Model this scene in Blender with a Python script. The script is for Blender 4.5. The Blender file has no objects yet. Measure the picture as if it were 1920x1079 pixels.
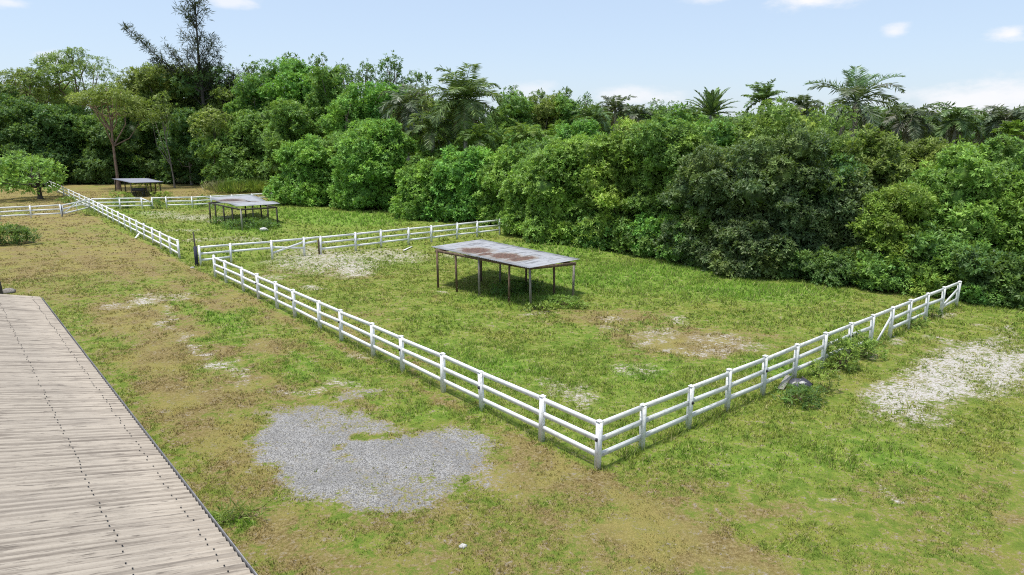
import bpy, math, random
import numpy as np
from mathutils import Vector, Matrix
R = math.radians
C = bpy.context.scene.collection
sc = bpy.context.scene
rng = np.random.default_rng(11)
random.seed(5)

# ------------------------------------------------------------------ camera geometry
F, CX, CY, YH, CH = 1280.0, 960.0, 539.5, 255.0, 8.5       # focal (px of a 1920 frame), centre, horizon row, camera height
PITCH = math.atan((CY - YH) / F)
def ray(x, y):
    a, b = (x - CX) / F, (CY - y) / F
    return np.array([a, math.cos(PITCH) + b * math.sin(PITCH), -math.sin(PITCH) + b * math.cos(PITCH)])
def g(x, y, z=0.0):                                        # point of the photo at height z
    d = ray(x, y); t = (z - CH) / d[2]
    return np.array([d[0] * t, d[1] * t, z])
def at(px, d):                                             # ground point on a bearing, d metres ahead
    r = ray(px, YH); return np.array([d * r[0] / r[1], d, 0.0])
def zat(px, py, d):
    r = ray(px, py); return CH + d * r[2] / r[1]
def projx(P):
    dep = P[1] * math.cos(PITCH) + (CH - P[2]) * math.sin(PITCH)
    return CX + F * P[0] / dep

# ------------------------------------------------------------------ mesh helpers
class MB:
    def __init__(s): s.v = []; s.f = []; s.n = 0; s.fn = []
    def add(s, verts, faces):
        verts = np.asarray(verts, float); faces = np.asarray(faces, int)
        s.v.append(verts); s.f.append(faces + s.n); s.n += len(verts)
    def box(s, c, size, rot=None):
        h = np.asarray(size) / 2.0
        V = np.array([[x, y, z] for x in (-1, 1) for y in (-1, 1) for z in (-1, 1)], float) * h
        if rot is not None: V = V @ np.asarray(rot).T
        s.add(V + np.asarray(c), [[0, 1, 3, 2], [4, 6, 7, 5], [0, 4, 5, 1], [2, 3, 7, 6], [0, 2, 6, 4], [1, 5, 7, 3]])
    def bar(s, a, b, w, h, ext=0.0):                        # w across, h upward
        a, b = np.asarray(a, float), np.asarray(b, float); d = b - a; L = np.linalg.norm(d); d = d / L
        up = np.array([0, 0, 1.0])
        if abs(d[2]) > .9: up = np.array([0, 1.0, 0])
        sx = np.cross(d, up); sx /= np.linalg.norm(sx); uz = np.cross(sx, d)
        s.box((a + b) / 2, (L + 2 * ext, w, h), np.stack([d, sx, uz], 1))
    def tube(s, pts, rad, n=8):
        pts = np.asarray(pts, float); m = len(pts)
        rad = np.broadcast_to(rad, (m,)); V = []
        for i in range(m):
            t = pts[min(i + 1, m - 1)] - pts[max(i - 1, 0)]; t = t / (np.linalg.norm(t) + 1e-9)
            a = np.cross(t, [0.31, 0.9, 0.2]); a /= np.linalg.norm(a) + 1e-9; b = np.cross(t, a)
            for k in range(n):
                th = 2 * math.pi * k / n
                V.append(pts[i] + rad[i] * (a * math.cos(th) + b * math.sin(th)))
        fs = [[i * n + k, i * n + (k + 1) % n, (i + 1) * n + (k + 1) % n, (i + 1) * n + k] for i in range(m - 1) for k in range(n)]
        V.append(pts[-1]); e = len(V) - 1
        fs += [[(m - 1) * n + k, (m - 1) * n + (k + 1) % n, e, e] for k in range(n)]
        s.add(V, [q for q in fs])
    def mesh(s, name, mat, smooth=False):
        V = np.concatenate(s.v); quads = []; tris = []
        for f in s.f:
            if f.shape[1] == 4:
                deg = f[:, 2] == f[:, 3]
                quads.append(f[~deg]); tris.append(f[deg][:, :3])
            else: tris.append(f)
        q = np.concatenate(quads) if quads else np.zeros((0, 4), int)
        t = np.concatenate(tris) if tris else np.zeros((0, 3), int)
        me = bpy.data.meshes.new(name)
        me.vertices.add(len(V)); me.vertices.foreach_set('co', V.astype(np.float32).ravel())
        loops = np.concatenate([q.ravel(), t.ravel()]).astype(np.int32)
        me.loops.add(len(loops)); me.loops.foreach_set('vertex_index', loops)
        st = np.concatenate([np.arange(len(q)) * 4, len(q) * 4 + np.arange(len(t)) * 3]).astype(np.int32)
        me.polygons.add(len(st)); me.polygons.foreach_set('loop_start', st)
        if smooth: me.polygons.foreach_set('use_smooth', np.ones(len(st), bool))
        me.update(calc_edges=True)
        if mat: me.materials.append(mat)
        return me
def obj(name, mb, mat=None, parent=None, smooth=False):
    me = mb.mesh(name, mat, smooth) if isinstance(mb, MB) else mb
    o = bpy.data.objects.new(name, me); C.objects.link(o)
    if parent is not None: o.parent = parent
    return o
def tag(o, label=None, cat=None, group=None, kind=None):
    if label: o['label'] = label
    if cat: o['category'] = cat
    if group: o['group'] = group
    if kind: o['kind'] = kind
    return o
def thing(name, label, cat, loc, group=None):
    o = bpy.data.objects.new(name, None); C.objects.link(o); o.location = [float(c) for c in loc]
    o.empty_display_size = .3
    return tag(o, label, cat, group)

# ------------------------------------------------------------------ noise in numpy (for masks)
def _h(ix, iy, sd):
    n = (ix * 374761393 + iy * 668265263 + sd * 982451653) & 0x7fffffff
    n = ((n ^ (n >> 13)) * 1274126177) & 0x7fffffff
    return ((n ^ (n >> 16)) & 0xffff) / 65535.0
def vnoise(x, y, sd=0):
    ix, iy = np.floor(x).astype(np.int64), np.floor(y).astype(np.int64)
    fx, fy = x - ix, y - iy; fx = fx * fx * (3 - 2 * fx); fy = fy * fy * (3 - 2 * fy)
    a, b, c, d = _h(ix, iy, sd), _h(ix + 1, iy, sd), _h(ix, iy + 1, sd), _h(ix + 1, iy + 1, sd)
    return (a * (1 - fx) + b * fx) * (1 - fy) + (c * (1 - fx) + d * fx) * fy
def fbm(x, y, sc_, oct=4, sd=0):
    r = 0; amp = .5; x = x / sc_; y = y / sc_
    for i in range(oct):
        r = r + amp * vnoise(x, y, sd + i * 7); x = x * 2.03 + 11.7; y = y * 2.03 - 5.3; amp *= .5
    return r / (1 - .5 ** oct)
def sstep(a, b, x):
    t = np.clip((x - a) / (b - a), 0, 1); return t * t * (3 - 2 * t)

# ------------------------------------------------------------------ materials
def nmat(name):
    m = bpy.data.materials.new(name); m.use_nodes = True
    nt = m.node_tree; b = nt.nodes['Principled BSDF']; return m, nt, b
def N(nt, t, **kw):
    n = nt.nodes.new(t)
    for k, v in kw.items(): setattr(n, k, v)
    return n
def math_(nt, op, a, b=None, clamp=False):
    n = N(nt, 'ShaderNodeMath', operation=op, use_clamp=clamp)
    for i, v in enumerate((a, b)):
        if v is None: continue
        if isinstance(v, (int, float)): n.inputs[i].default_value = v
        else: nt.links.new(v, n.inputs[i])
    return n.outputs[0]
def mixc(nt, fac, a, b, mode='MIX'):
    n = N(nt, 'ShaderNodeMix', data_type='RGBA', blend_type=mode)
    for s, v in ((n.inputs[0], fac), (n.inputs[6], a), (n.inputs[7], b)):
        if isinstance(v, (int, float)): s.default_value = v
        elif isinstance(v, tuple): s.default_value = (*v, 1)
        else: nt.links.new(v, s)
    return n.outputs[2]
def noise(nt, vec, scale, detail=4, rough=.55, dist=0):
    n = N(nt, 'ShaderNodeTexNoise'); n.inputs['Scale'].default_value = scale; n.inputs['Detail'].default_value = detail
    n.inputs['Roughness'].default_value = rough; n.inputs['Distortion'].default_value = dist
    if vec is not None: nt.links.new(vec, n.inputs['Vector'])
    return n.outputs['Fac']
def ramp(nt, fac, a, b, lo=0., hi=1.):
    n = N(nt, 'ShaderNodeMapRange', interpolation_type='SMOOTHSTEP')
    nt.links.new(fac, n.inputs[0])
    for i, v in ((1, a), (2, b), (3, lo), (4, hi)): n.inputs[i].default_value = v
    return n.outputs[0]
def mapping(nt, vec, scale):
    n = N(nt, 'ShaderNodeMapping'); nt.links.new(vec, n.inputs['Vector']); n.inputs['Scale'].default_value = scale
    return n.outputs[0]
def bump(nt, b, h, strength=.3, dist=.02):
    n = N(nt, 'ShaderNodeBump'); n.inputs['Strength'].default_value = strength; n.inputs['Distance'].default_value = dist
    nt.links.new(h, n.inputs['Height']); nt.links.new(n.outputs[0], b.inputs['Normal'])

LEAFTRANS = .36
def leaf_mat(name, c1, c2, c3=None, trans=LEAFTRANS, rough=.5, spec=.3, nscale=.35):
    m, nt, b = nmat(name)
    geo = N(nt, 'ShaderNodeNewGeometry'); tc = N(nt, 'ShaderNodeTexCoord')
    oi = N(nt, 'ShaderNodeObjectInfo')
    r = geo.outputs['Random Per Island']
    col = mixc(nt, ramp(nt, r, 0, 1), c1, c2)
    nz = noise(nt, geo.outputs['Position'], nscale, 3)
    if c3: col = mixc(nt, ramp(nt, nz, .48, .66), col, c3)
    hs = N(nt, 'ShaderNodeHueSaturation'); hs.inputs['Saturation'].default_value = .93
    nt.links.new(col, hs.inputs['Color'])
    nt.links.new(math_(nt, 'ADD', math_(nt, 'MULTIPLY', oi.outputs['Random'], .028), .483), hs.inputs['Hue'])
    v = math_(nt, 'ADD', math_(nt, 'MULTIPLY', noise(nt, geo.outputs['Position'], nscale * 2.2, 2), .7), .65)
    v = math_(nt, 'MULTIPLY', v, ramp(nt, noise(nt, geo.outputs['Position'], 1.7, 3, .6), .36, .66, .74, 1.75))
    nt.links.new(v, hs.inputs['Value'])
    nt.links.new(hs.outputs[0], b.inputs['Base Color'])
    b.inputs['Roughness'].default_value = rough
    b.inputs['Specular IOR Level'].default_value = spec
    t = N(nt, 'ShaderNodeBsdfTranslucent')
    nt.links.new(mixc(nt, .5, hs.outputs[0], (.30, .46, .03), 'MIX'), t.inputs['Color'])
    mx = N(nt, 'ShaderNodeMixShader'); mx.inputs[0].default_value = trans
    nt.links.new(b.outputs[0], mx.inputs[1]); nt.links.new(t.outputs[0], mx.inputs[2])
    nt.links.new(mx.outputs[0], nt.nodes['Material Output'].inputs['Surface'])
    return m
def bark_mat(name, c1, c2):
    m, nt, b = nmat(name); tc = N(nt, 'ShaderNodeTexCoord')
    v = mapping(nt, tc.outputs['Object'], (3, 3, .6)); f = noise(nt, v, 3, 6, .65)
    nt.links.new(mixc(nt, ramp(nt, f, .35, .65), c1, c2), b.inputs['Base Color']); b.inputs['Roughness'].default_value = .9
    bump(nt, b, f, .6, .03); return m

M = {}
M['bright'] = leaf_mat('leaf_bright', (0.087, 0.216, 0.031), (0.182, 0.371, 0.045), (0.216, 0.406, 0.038))
M['bright2'] = leaf_mat('leaf_fresh', (0.104, 0.216, 0.031), (0.216, 0.371, 0.049), (0.260, 0.415, 0.044))
M['mid'] = leaf_mat('leaf_mid', (0.073, 0.173, 0.031), (0.138, 0.285, 0.045), (0.164, 0.294, 0.038))
M['deep'] = leaf_mat('leaf_deep', (0.045, 0.108, 0.029), (0.090, 0.182, 0.041), (0.104, 0.191, 0.038))
M['olive'] = leaf_mat('leaf_olive', (0.104, 0.155, 0.031), (0.198, 0.260, 0.052), (0.225, 0.294, 0.044))
M['vine'] = leaf_mat('leaf_vine', (0.096, 0.160, 0.028), (0.205, 0.288, 0.045), (0.256, 0.320, 0.038), trans=.34)
M['yellow'] = leaf_mat('leaf_yellow', (.105, .205, .022), (.195, .310, .036), (.20, .30, .03), trans=.38)
M['grey'] = leaf_mat('leaf_grey', (.062, .108, .034), (.115, .160, .060), (.13, .18, .04), trans=.26, rough=.5, spec=.3)
M['casu'] = leaf_mat('leaf_needle', (.026, .036, .022), (.045, .055, .035), None, trans=.12)
M['palm'] = leaf_mat('leaf_palm', (0.058, 0.109, 0.032), (0.122, 0.198, 0.064), (0.128, 0.205, 0.038), trans=.22, rough=.4, spec=.35)
M['palm_grey'] = leaf_mat('leaf_palm_grey', (.065, .095, .045), (.125, .155, .085), (.15, .145, .11), trans=.2, rough=.4, spec=.4)
M['palm_dry'] = leaf_mat('leaf_palm_dry', (.16, .13, .08), (.28, .25, .19), None, trans=.1)
M['cane'] = leaf_mat('leaf_cane', (.09, .17, .02), (.19, .27, .035), (.22, .24, .07), trans=.35)
M['reed'] = leaf_mat('leaf_reed', (.20, .20, .08), (.30, .28, .14), None, trans=.3)
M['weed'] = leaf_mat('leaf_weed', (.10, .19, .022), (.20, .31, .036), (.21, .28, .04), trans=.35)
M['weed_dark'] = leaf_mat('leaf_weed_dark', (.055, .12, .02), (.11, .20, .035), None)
M['weed_yellow'] = leaf_mat('leaf_weed_yellow', (.16, .22, .02), (.27, .32, .04), None, trans=.38)
M['twig'] = leaf_mat('dry_twig', (.10, .085, .065), (.20, .175, .14), None, trans=.0)
M['bark'] = bark_mat('bark_grey', (.10, .085, .07), (.22, .19, .16))
M['bark_red'] = bark_mat('bark_red', (.14, .085, .06), (.28, .19, .14))
M['bark_dark'] = bark_mat('bark_dark', (.035, .030, .026), (.09, .075, .062))
M['bark_pale'] = bark_mat('bark_pale', (.22, .20, .17), (.36, .33, .29))

def fence_mat(name, c, stain, amt):
    m, nt, b = nmat(name); geo = N(nt, 'ShaderNodeNewGeometry')
    p = geo.outputs['Position']
    f = noise(nt, mapping(nt, p, (2.2, 2.2, 5)), 2.6, 6, .65)
    f2 = noise(nt, p, 26, 3, .6)
    sep = N(nt, 'ShaderNodeSeparateXYZ'); nt.links.new(p, sep.inputs[0])
    low = ramp(nt, sep.outputs[2], .0, .34, .55, .0)          # soil splash near the foot
    k = math_(nt, 'MULTIPLY', ramp(nt, f, .50, .74), amt)
    k2 = math_(nt, 'MULTIPLY', low, ramp(nt, f2, .42, .6))
    col = mixc(nt, k, c, stain); col = mixc(nt, k2, col, (.33, .29, .22))
    nt.links.new(col, b.inputs['Base Color']); b.inputs['Roughness'].default_value = .55
    bump(nt, b, f2, .12, .01)
    return m
M['white'] = fence_mat('white_fence_paint', (.83, .83, .84), (.42, .43, .37), .65)
M['white_worn'] = fence_mat('worn_white_fence_paint', (.75, .75, .725), (.30, .31, .25), .85)

def wood_mat(name, c1, c2, sc_=4):
    m, nt, b = nmat(name); tc = N(nt, 'ShaderNodeNewGeometry')
    f = noise(nt, mapping(nt, tc.outputs['Position'], (7, 7, .8)), sc_, 6, .65)
    nt.links.new(mixc(nt, ramp(nt, f, .36, .64), c1, c2), b.inputs['Base Color']); b.inputs['Roughness'].default_value = .85
    bump(nt, b, f, .4, .01); return m
M['post_brown'] = wood_mat('brown_timber', (.075, .042, .024), (.19, .13, .085))
M['post_dark'] = wood_mat('dark_timber', (.030, .026, .020), (.085, .072, .055))
M['post_grey'] = wood_mat('grey_timber', (.14, .12, .10), (.30, .27, .24))
M['post_pale'] = wood_mat('pale_timber', (.20, .19, .16), (.40, .38, .33))
M['navy'] = wood_mat('navy_wrap', (.016, .018, .040), (.045, .047, .085))
def plain(name, c, rough=.6, metal=0.):
    m, nt, b = nmat(name); geo = N(nt, 'ShaderNodeNewGeometry'); f = noise(nt, geo.outputs['Position'], 8, 5)
    nt.links.new(mixc(nt, ramp(nt, f, .3, .7), tuple(x * .75 for x in c), tuple(min(1, x * 1.2) for x in c)), b.inputs['Base Color'])
    b.inputs['Roughness'].default_value = rough; b.inputs['Metallic'].default_value = metal; return m
M['black'] = plain('black_plastic', (.02, .02, .022), .45)
M['gutter'] = plain('grey_gutter', (.20, .20, .21), .5, .3)
M['wall'] = plain('barn_wall', (.30, .27, .23), .8)
M['concrete'] = plain('pale_concrete', (.45, .44, .42), .9)
M['tank'] = plain('dark_trough', (.030, .030, .036), .6)
M['bag'] = plain('bag_plastic', (.05, .05, .065), .35)

def roof_mat(name, base, dark, streak, rust=(), rustcol=(.10, .054, .034), metal=.0, rough=.55, tint=None, along=1, scale=1.0, lo=.52, hi=.68, valley=0):
    """stains run along v (down the slope); rust = list of (u, v, ru, rv) in metres"""
    m, nt, b = nmat(name); at_ = N(nt, 'ShaderNodeAttribute', attribute_name='ruv'); v = at_.outputs['Vector']
    s1 = noise(nt, mapping(nt, v, (5.5 * scale, .22 * scale, 1)), 1.0, 6, .62)
    s2 = noise(nt, mapping(nt, v, (14 * scale, 1.1 * scale, 1)), 1.0, 5, .65)
    s3 = noise(nt, mapping(nt, v, (.6, .5, 1)), 1.0, 4, .55)
    fine = noise(nt, v, 22, 3, .6)
    if valley:                                              # rib shading painted into the colour: valleys darkened, broken up by streak noise
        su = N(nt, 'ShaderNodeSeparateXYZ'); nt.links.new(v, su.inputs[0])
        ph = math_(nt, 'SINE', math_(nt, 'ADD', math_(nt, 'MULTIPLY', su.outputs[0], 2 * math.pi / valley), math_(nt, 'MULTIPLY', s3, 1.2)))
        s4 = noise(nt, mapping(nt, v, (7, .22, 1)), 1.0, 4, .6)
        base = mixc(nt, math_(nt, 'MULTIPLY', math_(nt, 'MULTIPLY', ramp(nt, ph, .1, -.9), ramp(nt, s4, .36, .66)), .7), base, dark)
    col = mixc(nt, math_(nt, 'MULTIPLY', ramp(nt, s1, lo, hi), streak), base, dark)
    col = mixc(nt, math_(nt, 'MULTIPLY', ramp(nt, s2, .53, .66), streak * .9), col, tuple(x * .8 for x in dark))
    col = mixc(nt, math_(nt, 'MULTIPLY', ramp(nt, s3, .45, .7), .30), col, tint or tuple(x * .8 for x in base))
    col = mixc(nt, math_(nt, 'MULTIPLY', ramp(nt, fine, .5, .75), .18), col, dark)
    if rust:
        sep = N(nt, 'ShaderNodeSeparateXYZ'); nt.links.new(v, sep.inputs[0]); tot = None
        for (u0, v0, ru, rv) in rust:
            a = math_(nt, 'POWER', math_(nt, 'DIVIDE', math_(nt, 'SUBTRACT', sep.outputs[0], u0), ru), 2)
            c = math_(nt, 'POWER', math_(nt, 'DIVIDE', math_(nt, 'SUBTRACT', sep.outputs[1], v0), rv), 2)
            k = math_(nt, 'SUBTRACT', 1.0, math_(nt, 'SQRT', math_(nt, 'ADD', a, c)))
            tot = k if tot is None else math_(nt, 'MAXIMUM', tot, k)
        e = noise(nt, mapping(nt, v, (6, 1.2, 1)), 1.0, 5, .7)
        k = math_(nt, 'ADD', tot, math_(nt, 'MULTIPLY', math_(nt, 'SUBTRACT', e, .5), 1.5))
        rn = noise(nt, v, 5, 4)
        rc = mixc(nt, ramp(nt, rn, .35, .65), rustcol, tuple(x * 1.9 for x in rustcol))
        col = mixc(nt, math_(nt, 'MULTIPLY', ramp(nt, k, -.35, .02), .55), col, (.30, .24, .17))
        col = mixc(nt, ramp(nt, k, .05, .30), col, rc)
    nt.links.new(col, b.inputs['Base Color']); b.inputs['Roughness'].default_value = rough; b.inputs['Metallic'].default_value = metal
    bump(nt, b, s2, .1, .01)
    return m

# ground colours ---------------------------------------------------------------
def ground_colour(nt, blades):
    at_ = N(nt, 'ShaderNodeAttribute', attribute_name='mask')
    sep = N(nt, 'ShaderNodeSeparateColor'); nt.links.new(at_.outputs['Color'], sep.inputs[0])
    sand, grav, dry, lush = sep.outputs[0], sep.outputs[1], sep.outputs[2], at_.outputs['Alpha']
    geo = N(nt, 'ShaderNodeNewGeometry'); p = geo.outputs['Position']
    n1 = noise(nt, p, .55, 6, .62); n2 = noise(nt, p, 2.6, 6, .65, .6); n3 = noise(nt, p, 11, 5, .7); n4 = noise(nt, p, 38, 3, .7)
    green = mixc(nt, ramp(nt, n2, .38, .62), (.145, .215, .030), (.265, .305, .052))
    green = mixc(nt, math_(nt, 'MULTIPLY', ramp(nt, n1, .5, .68), .55), green, (.31, .29, .065))
    lushc = mixc(nt, ramp(nt, n2, .38, .62), (.120, .245, .026), (.215, .345, .040))
    green = mixc(nt, lush, green, lushc)
    brown = mixc(nt, ramp(nt, n3, .36, .64), (.185, .132, .048), (.35, .275, .12))
    tan = mixc(nt, ramp(nt, n2, .4, .6), (.33, .275, .090), (.275, .25, .070))
    brown = mixc(nt, ramp(nt, n1, .4, .58), tan, brown)
    k = math_(nt, 'ADD', dry, math_(nt, 'MULTIPLY', math_(nt, 'SUBTRACT', n2, .5), 1.5))
    k = math_(nt, 'ADD', k, math_(nt, 'MULTIPLY', math_(nt, 'SUBTRACT', n3, .5), .9))
    col = mixc(nt, ramp(nt, k, .30, .74), green, brown)
    if not blades:
        col = mixc(nt, math_(nt, 'MULTIPLY', ramp(nt, n4, .62, .42), .34), col, (.06, .058, .02))
        n5 = noise(nt, mapping(nt, p, (1, 1.6, 1)), 6.5, 6, .72, .8)
        sk = N(nt, 'ShaderNodeMath', operation='ADD'); nt.links.new(math_(nt, 'MULTIPLY', sand, .76), sk.inputs[0]); nt.links.new(math_(nt, 'ADD', math_(nt, 'MULTIPLY', math_(nt, 'SUBTRACT', n5, .5), 3.4), math_(nt, 'MULTIPLY', math_(nt, 'SUBTRACT', n2, .5), 2.0)), sk.inputs[1]); sk = math_(nt, 'MULTIPLY', sk.outputs[0], ramp(nt, sand, .02, .2))
        sandc = mixc(nt, ramp(nt, n4, .35, .65), (.40, .37, .335), (.64, .61, .58))
        col = mixc(nt, math_(nt, 'MULTIPLY', ramp(nt, sk, .05, .48), .7), col, (.33, .28, .19))
        col = mixc(nt, ramp(nt, sk, .44, .66), col, sandc)
        vo = N(nt, 'ShaderNodeTexVoronoi'); vo.inputs['Scale'].default_value = 46; nt.links.new(p, vo.inputs['Vector'])
        sv = N(nt, 'ShaderNodeSeparateColor'); nt.links.new(vo.outputs['Color'], sv.inputs[0])
        stone = mixc(nt, ramp(nt, sv.outputs[0], 0, 1), (.125, .121, .116), (.43, .42, .405))
        stone = mixc(nt, math_(nt, 'MULTIPLY', ramp(nt, n1, .42, .6), .35), stone, (.165, .16, .155))
        stone = mixc(nt, math_(nt, 'MULTIPLY', ramp(nt, n2, .56, .70), .45), stone, (.30, .245, .165))
        gk = math_(nt, 'ADD', grav, math_(nt, 'ADD', math_(nt, 'MULTIPLY', math_(nt, 'SUBTRACT', n3, .5), 2.4), math_(nt, 'MULTIPLY', math_(nt, 'SUBTRACT', n2, .5), 1.8)))
        col = mixc(nt, math_(nt, 'MULTIPLY', ramp(nt, gk, .12, .42), .75), col, (.30, .245, .16))
        col = mixc(nt, ramp(nt, gk, .36, .62), col, stone)
        return col, n3, n4, vo.outputs['Distance']
    return col
m, nt, b = nmat('ground_turf'); col, n3, n4, vd = ground_colour(nt, False)
nt.links.new(col, b.inputs['Base Color']); b.inputs['Roughness'].default_value = .95; b.inputs['Specular IOR Level'].default_value = .1
bump(nt, b, math_(nt, 'ADD', math_(nt, 'MULTIPLY', n3, 1.5), n4), .8, .05); M['ground'] = m
m, nt, b = nmat('grass_blade'); col = ground_colour(nt, True)
geo = N(nt, 'ShaderNodeNewGeometry'); hs = N(nt, 'ShaderNodeHueSaturation'); nt.links.new(col, hs.inputs['Color'])
rr = N(nt, 'ShaderNodeMath', operation='FRACT'); nt.links.new(math_(nt, 'MULTIPLY', geo.outputs['Random Per Island'], 17.3), rr.inputs[0])
cc = mixc(nt, math_(nt, 'MULTIPLY', ramp(nt, rr.outputs[0], .70, .88), .7), col, (.40, .345, .17)); nt.links.new(cc, hs.inputs['Color'])
nt.links.new(ramp(nt, geo.outputs['Random Per Island'], 0, 1, .6, 1.75), hs.inputs['Value'])
nt.links.new(hs.outputs[0], b.inputs['Base Color']); b.inputs['Roughness'].default_value = .6; b.inputs['Specular IOR Level'].default_value = .2
t = N(nt, 'ShaderNodeBsdfTranslucent'); nt.links.new(hs.outputs[0], t.inputs['Color'])
mx = N(nt, 'ShaderNodeMixShader'); mx.inputs[0].default_value = .35
nt.links.new(b.outputs[0], mx.inputs[1]); nt.links.new(t.outputs[0], mx.inputs[2]); nt.links.new(mx.outputs[0], nt.nodes['Material Output'].inputs['Surface'])
M['blade'] = m

# ------------------------------------------------------------------ fence lines (ground points)
def on_line(pts, px):                                       # point of a ground polyline seen at column px
    for a, b_ in zip(pts[:-1], pts[1:]):
        xa, xb = projx(a), projx(b_)
        if min(xa, xb) - .5 <= px <= max(xa, xb) + .5 or b_ is pts[-1]:
            lo, hi = 0., 1.
            if not (min(xa, xb) - .5 <= px <= max(xa, xb) + .5): hi = 3.
            for _ in range(40):
                mid = (lo + hi) / 2; x = projx(a + (b_ - a) * mid)
                if (x < px) == (xb > xa): lo = mid
                else: hi = mid
            return a + (b_ - a) * lo
LA = [g(1121, 880), g(403, 520)]
LB = [g(1121, 880), g(1793, 576)]
LC = [g(376, 499), g(511, 487), g(667, 470), g(938, 440)]
LD = [g(337, 486), g(168, 393)]
LE = [g(-140, 418), g(0, 413), g(116, 407), g(168, 400)]
LF = [g(168, 394), g(361, 390), g(520, 381)]
LG = [g(168, 393), g(84, 349)]
PA = [on_line(LA, x) for x in (1120, 1015, 904, 831, 755, 700, 640, 600, 553, 520, 485, 457, 424, 404)]
PB = [on_line(LB, x) for x in (1120, 1203, 1290, 1363, 1430, 1488, 1541, 1590, 1631, 1668, 1702, 1734, 1764, 1792)]
PC = [on_line(LC, x) for x in (377, 434, 511, 571, 602, 667, 715, 766, 809, 857, 895, 937)]
PD = [on_line(LD, x) for x in (337, 321, 303, 288, 271, 258, 246, 235, 224, 213, 203, 194, 186, 178, 169.5)]
PE = [on_line(LE, x) for x in (-125, -62, 0, 59, 116)]
PF = [on_line(LF, x) for x in (173, 226, 267, 287, 313, 361, 397, 436, 474, 512)]
PG = [on_line(LG, x) for x in (161, 151, 140, 131, 120, 109, 98, 87)]

# ------------------------------------------------------------------ ground masks
def blob(cx, cy, rx, ry, X, Y, ang=0.):
    """elliptical patch lying on the ground, affine frame taken at its centre; 1 at the centre, 0 on the rim"""
    P = g(cx, cy); jx = (g(cx + 1, cy) - P)[:2]; jy = (g(cx, cy + 1) - P)[:2]
    J = np.linalg.inv(np.stack([jx, jy], 1)); dx, dy = X - P[0], Y - P[1]
    u = J[0, 0] * dx + J[0, 1] * dy; v = J[1, 0] * dx + J[1, 1] * dy
    c, s = math.cos(R(ang)), math.sin(R(ang)); u, v = c * u + s * v, -s * u + c * v
    return 1 - np.sqrt((u / rx) ** 2 + (v / ry) ** 2)
SAND = [(370, 660, 22, 9, .6, 30), (450, 706, 26, 10, .5, 20), (540, 735, 60, 9, .4), (610, 722, 36, 12, .5), (290, 585, 24, 6, .55, 30), (1230, 625, 60, 12, .42), (1330, 660, 60, 12, .42), (1240, 655, 40, 8, .4), (1110, 765, 40, 8, .5), (1060, 725, 50, 12, .5), (262, 563, 26, 9, .75), (318, 607, 26, 8, .6, 25), (405, 684, 24, 9, .8), (225, 573, 40, 8, .45), (300, 556, 60, 8, .4), (345, 640, 30, 12, .4, 30), (425, 700, 36, 14, .4, 30),
        (1735, 728, 120, 60, .88, -20), (1790, 688, 160, 52, .80, -28), (1885, 690, 100, 50, .88, -10), (1700, 755, 70, 24, .85), (1830, 745, 80, 14, .55), (1860, 608, 26, 5, .5), (1790, 640, 36, 10, .5), (1920, 730, 40, 10, .4),
        (620, 488, 130, 26, .62), (660, 505, 60, 16, .72), (720, 480, 100, 18, .5), (540, 486, 50, 12, .5), (500, 520, 70, 8, .3), (590, 470, 50, 9, .5), (600, 541, 26, 5, .7),
        (1270, 600, 22, 6, .55), (1280, 665, 50, 7, .5), (1150, 598, 40, 7, .45), (1140, 610, 24, 5, .4), (1075, 742, 60, 12, .6), (1080, 756, 30, 8, .6), (1190, 640, 40, 8, .35), (1340, 640, 80, 18, .35), (1165, 690, 60, 12, .38), (1410, 655, 40, 10, .35), (1010, 590, 40, 6, .35), (1020, 715, 40, 10, .35),
        (1540, 936, 22, 7, .5), (1650, 930, 20, 10, .42), (1636, 667, 18, 5, .75), (1690, 640, 30, 5, .4), (1770, 590, 34, 6, .55),
        (360, 408, 90, 6, .52), (420, 414, 50, 5, .5), (300, 400, 60, 6, .4), (340, 432, 40, 4, .5), (370, 450, 40, 4, .4), (450, 448, 60, 5, .35),
        (850, 478, 36, 8, .4), (830, 548, 30, 6, .4), (680, 665, 30, 10, .3)]
GRAV = [(560, 828, 100, 62, .9), (640, 850, 130, 60, .9, 15), (590, 875, 110, 60, .9), (760, 860, 130, 60, .85), (840, 850, 60, 50, .6), (700, 905, 110, 44, .7), (790, 930, 90, 28, .55), (890, 885, 50, 34, .42), (640, 790, 120, 22, .6, 8), (660, 745, 50, 16, .40), (610, 905, 90, 30, .55)]
DRYP = [(1270, 630, 190, 48, .30), (1080, 745, 80, 24, .25), (1130, 590, 160, 18, .2), (600, 505, 190, 34, .2), (300, 700, 60, 130, .35, -38), (420, 850, 50, 110, .3, -38), (200, 590, 60, 40, .3, 45), (420, 735, 120, 50, .25), (330, 640, 90, 50, .3, 40), (250, 600, 70, 50, .3, 45), (500, 650, 80, 22, .3), (1000, 880, 110, 34, .32, 10), (930, 900, 80, 26, .3), (1240, 1010, 180, 45, .38, 8), (1200, 960, 140, 30, .3, -20), (700, 640, 140, 10, .3, 28), (840, 720, 160, 10, .32, 28), (580, 585, 160, 10, .25, 28), (1890, 985, 60, 30, .4), (1420, 960, 60, 20, .25), (560, 1000, 90, 60, .28), (1290, 650, 120, 30, .3), (1120, 590, 160, 24, .28), (700, 590, 120, 16, .2), (90, 410, 120, 16, .2), (260, 362, 130, 8, .8), (330, 356, 120, 7, .8), (170, 385, 60, 5, .35), (30, 468, 50, 8, .7), (450, 560, 60, 14, .2), (560, 470, 140, 14, .3), (1110, 885, 50, 14, .45)]
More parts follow.
